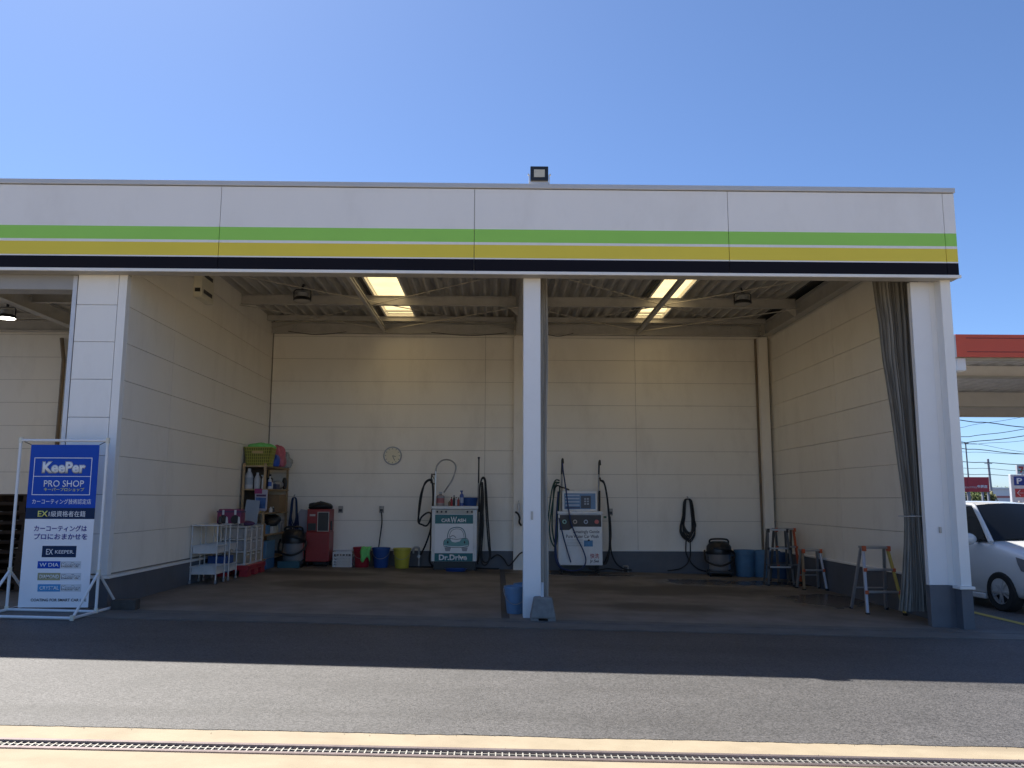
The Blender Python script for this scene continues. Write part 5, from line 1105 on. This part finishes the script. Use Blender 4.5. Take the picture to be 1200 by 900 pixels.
# parking sign
PY = 36
a_ = W(1184, 556, PY)
ps = thing('parking_sign', 'white parking sign with blue square letter and red arrow panel', 'sign', (a_.x, PY, 0))
hgt = a_.z
MB().box(0, 1.05, 0, .16, gz(99), hgt).build('board', mat('sign_white', (.66, .67, .70), .45, var=.03), ps, bevel=.01)
s1 = 36/CAM_F
pb = MB().box(3.6*s1, 16.4*s1, -.012, 0, hgt-12.8*s1, hgt-2.2*s1).build('blue_square', mat('sign_blue', (.012, .04, .26), .45), ps)
text('P', LW, pb, 6.6*s1, 13.2*s1, hgt-11*s1, hgt-4*s1, -.016, .03)
pr = MB().box(4*s1, 16.8*s1, -.012, 0, hgt-26.6*s1, hgt-16.6*s1).build('red_panel', mat('sign_red', (.45, .03, .035), .45), ps)
b = MB(); zc = hgt-21.6*s1; b.bar((6.5*s1, -.016, zc), (15*s1, -.016, zc), .05, .01); b.bar((6.2*s1, -.0165, zc), (9.8*s1, -.0165, zc+3.6*s1), .05, .01); b.bar((6.2*s1, -.017, zc), (9.8*s1, -.017, zc-3.6*s1), .05, .01); b.build('arrow', LW, pr)
# convenience sign seen behind
SV = 95; a_ = W(1191.5, 545, SV); s2 = SV/CAM_F
sv = thing('shop_pole_sign', 'small white shop sign with a red numeral above the parking sign', 'sign', (a_.x, SV, 0))
MB().box(0, 14*s2, 0, .3, a_.z-10.5*s2, a_.z).build('panel', mat('shop_sign_grey', (.55, .56, .58), .5), sv)
b = MB(); b.prism([(2*s2, a_.z-1.6*s2), (7.6*s2, a_.z-1.6*s2), (7.6*s2, a_.z-3.4*s2), (5.2*s2, a_.z-8.8*s2), (3*s2, a_.z-8.8*s2), (5.2*s2, a_.z-3.6*s2), (2*s2, a_.z-3.6*s2)], -.02, 0, 'y'); b.build('numeral', mat('numeral_red', (.5, .06, .05), .5), sv)
MB().box(.9*s2, 8*s2, -.021, -.0005, a_.z-7*s2, a_.z-6.0*s2).build('green_bar', mat('numeral_green', (.03, .22, .1), .5), sv)
MB().tube([(7*s2, .15, gz(99)), (7*s2, .15, a_.z-10.5*s2)], .14, 10).build('pole', DMETAL, sv)

# poles and overhead wires
PGR = mat('pole_grey', (.22, .23, .25), .6, var=.1)
LY_ = 92; a_ = W(1131.5, 520, LY_)
lp = thing('street_lamp', 'slim street lamp rising behind the red sign board', 'street lamp', (a_.x, LY_, 0))
MB().tube([(.1, 0, gz(99)), (.05, 0, a_.z*.5), (0, 0, a_.z)], [.10, .085, .07], 10).build('pole', PGR, lp, smooth=40)
b = MB(); b.box(-.10, .32, -.1, .1, a_.z, a_.z+.10); b.build('lamp_head', PGR, lp, bevel=.02)
UY = 130; a_ = W(1157.7, 538, UY)
up = thing('utility_pole', 'bare grey utility pole right of the street lamp', 'pole', (a_.x, UY, 0))
MB().tube([(.25, 0, gz(99)), (0, 0, a_.z)], [.20, .17], 12).build('shaft', mat('concrete_pole', (.33, .34, .36), .7, var=.08), up, smooth=40)
MB().box(-.6, .6, -.05, .05, a_.z-.75, a_.z-.65).build('crossarm', PGR, up)
MB().lathe([(.17, a_.z), (.12, a_.z+.04)], 12).build('pole_cap', PGR, up)
WIRE = mat('wire_black', (.045, .05, .06), .6)
wires = [((1100, 488, 78), (1160, 495.5, 80), (1240, 503, 82), .045), ((1100, 503, 80), (1145, 497, 82), (1240, 480, 86), .02), ((1100, 511, 84), (1150, 509.5, 86), (1240, 495, 88), .035), ((1100, 517, 82), (1145, 517, 84), (1240, 504, 86), .042), ((1100, 519, 90), (1160, 519, 92), (1240, 511, 94), .022), ((1100, 521, 84), (1150, 527, 86), (1240, 534, 88), .042), ((1110, 513, 95), (1150, 521, 97), (1240, 535, 99), .022), ((1100, 526, 96), (1150, 530, 98), (1240, 532, 99), .022), ((1100, 538, 100), (1158, 542, 101), (1240, 545, 102), .045), ((1100, 546, 104), (1158, 549, 104), (1240, 553, 105), .028), ((1100, 553, 106), (1158, 556, 106), (1240, 558, 107), .034)]
for i, (a_, b_, c_, r_) in enumerate(wires):
    pts = spline([W(*a_) + (W(*a_)-W(*b_))*5+Vector((0, 0, 1.5)), W(*a_), W(*b_), W(*c_), W(*c_)+(W(*c_)-W(*b_))*4+Vector((0, 0, 1.5))], 8)
    tag(MB().tube(pts, r_, 5).build('overhead_wire', WIRE), ['topmost thick', 'thin steep', 'second slack', 'third slack bold', 'fine slack', 'fourth falling', 'thin crossing', 'faint level', 'thick lower', 'next to lowest', 'lowest'][i]+' overhead wire right of the building under the canopy edge', 'wire', 'overhead wires')

# far buildings and trees
fb = thing('far_building', 'long low white building far off between the signs', 'building', (W(1161, 573, 140).x, 140, 0)); s3 = 140/CAM_F; zt = W(1161, 573, 140).z
FBW = mat('far_white_wall', (.85, .84, .83), .6, var=.04, scale=.4)
MB().box(0, 60*s3, 0, 8, gz(99), zt).build('wall', FBW, fb)
MB().box(-.1, 60*s3+.1, -.25, 8.1, zt, zt+.25).build('roof', FBW, fb)
MB().box(0, 60*s3, -.06, -.002, zt-1.5, zt-1.15).build('red_stripe', mat('far_red', (.5, .18, .17), .5), fb)
gb2 = thing('far_building', 'grey block wall far behind the red sign board', 'building', (W(1112, 577, 120).x, 120, 0)); s4 = 120/CAM_F
MB().box(0, 46*s4, 0, 5, gz(99), W(1112, 578, 120).z).build('wall', mat('far_grey_wall', (.3, .31, .36), .7, var=.08, scale=.5), gb2)
MB().box(-.1, 46*s4+.1, -.1, 5.1, W(1112, 578, 120).z, W(1112, 578, 120).z+.15).build('wall_coping', mat('far_grey_wall', (.3, .31, .36)), gb2)
LEAF = [mat('leaf_green', (.12, .16, .035), .7, var=.4, scale=1.5), mat('leaf_olive', (.19, .19, .06), .7, var=.4, scale=1.5)]
def tree(label, loc, h, rx, M, seed):
    rnd = random.Random(seed); t = thing('far_tree', label, 'tree', loc, 0, 'trees beyond the street')
    b = MB(); b.tube([(0, 0, 0), (.1, 0, h*.35), (.05, .1, h*.7)], [.22, .17, .07], 8)
    for k in range(5):
        a = rnd.uniform(0, 6.28); b.tube([(.08, 0, h*(.35+.07*k)), (rx*.55*math.cos(a), rx*.55*math.sin(a), h*(.55+.07*k))], [.08, .03], 6)
    b.build('trunk', BRN, t, smooth=40); b = MB()
    cl = [(Vector((rnd.uniform(-1, 1)*rx*.7, rnd.uniform(-1, 1)*rx*.7, h*rnd.uniform(.42, .86))), rnd.uniform(.28, .5)*rx) for _ in range(16)]
    for k in range(1500):
        c, r = rnd.choice(cl); d = Vector((rnd.gauss(0, 1), rnd.gauss(0, 1), rnd.gauss(0, 1))).normalized()*r*rnd.uniform(.6, 1.05)
        p = c+d; a = Vector((rnd.gauss(0, 1), rnd.gauss(0, 1), rnd.gauss(0, 1))).normalized(); e = a.orthogonal().normalized(); s = rnd.uniform(.10, .22)
        b.add([p-a*s, p+e*s*.6, p+a*s, p-e*s*.6], [(0, 1, 2, 3)])
    b.build('crown', M, t, recalc=False)
for (px, py, Y, rx, mi, l) in ((1125, 573, 105, 1.4, 1, 'leftmost leafy tree under the red sign board'), (1139, 573.5, 108, 1.6, 0, 'bushy tree seen under the middle of the red sign'), (1152, 573.5, 110, 1.4, 1, 'small tree under the right end of the red sign'), (1164.5, 569, 165, 3.2, 1, 'round olive tree above the white building, next to the red sign'), (1181, 569, 170, 3.6, 0, 'round green tree above the white building, next to the parking sign'), (1172, 571.5, 175, 2.6, 0, 'low tree between two rounder trees over the white building')):
    p = W(px, py, Y); tree(l, (p.x, Y, gz(99)), p.z-gz(99), rx, LEAF[mi], int(px))
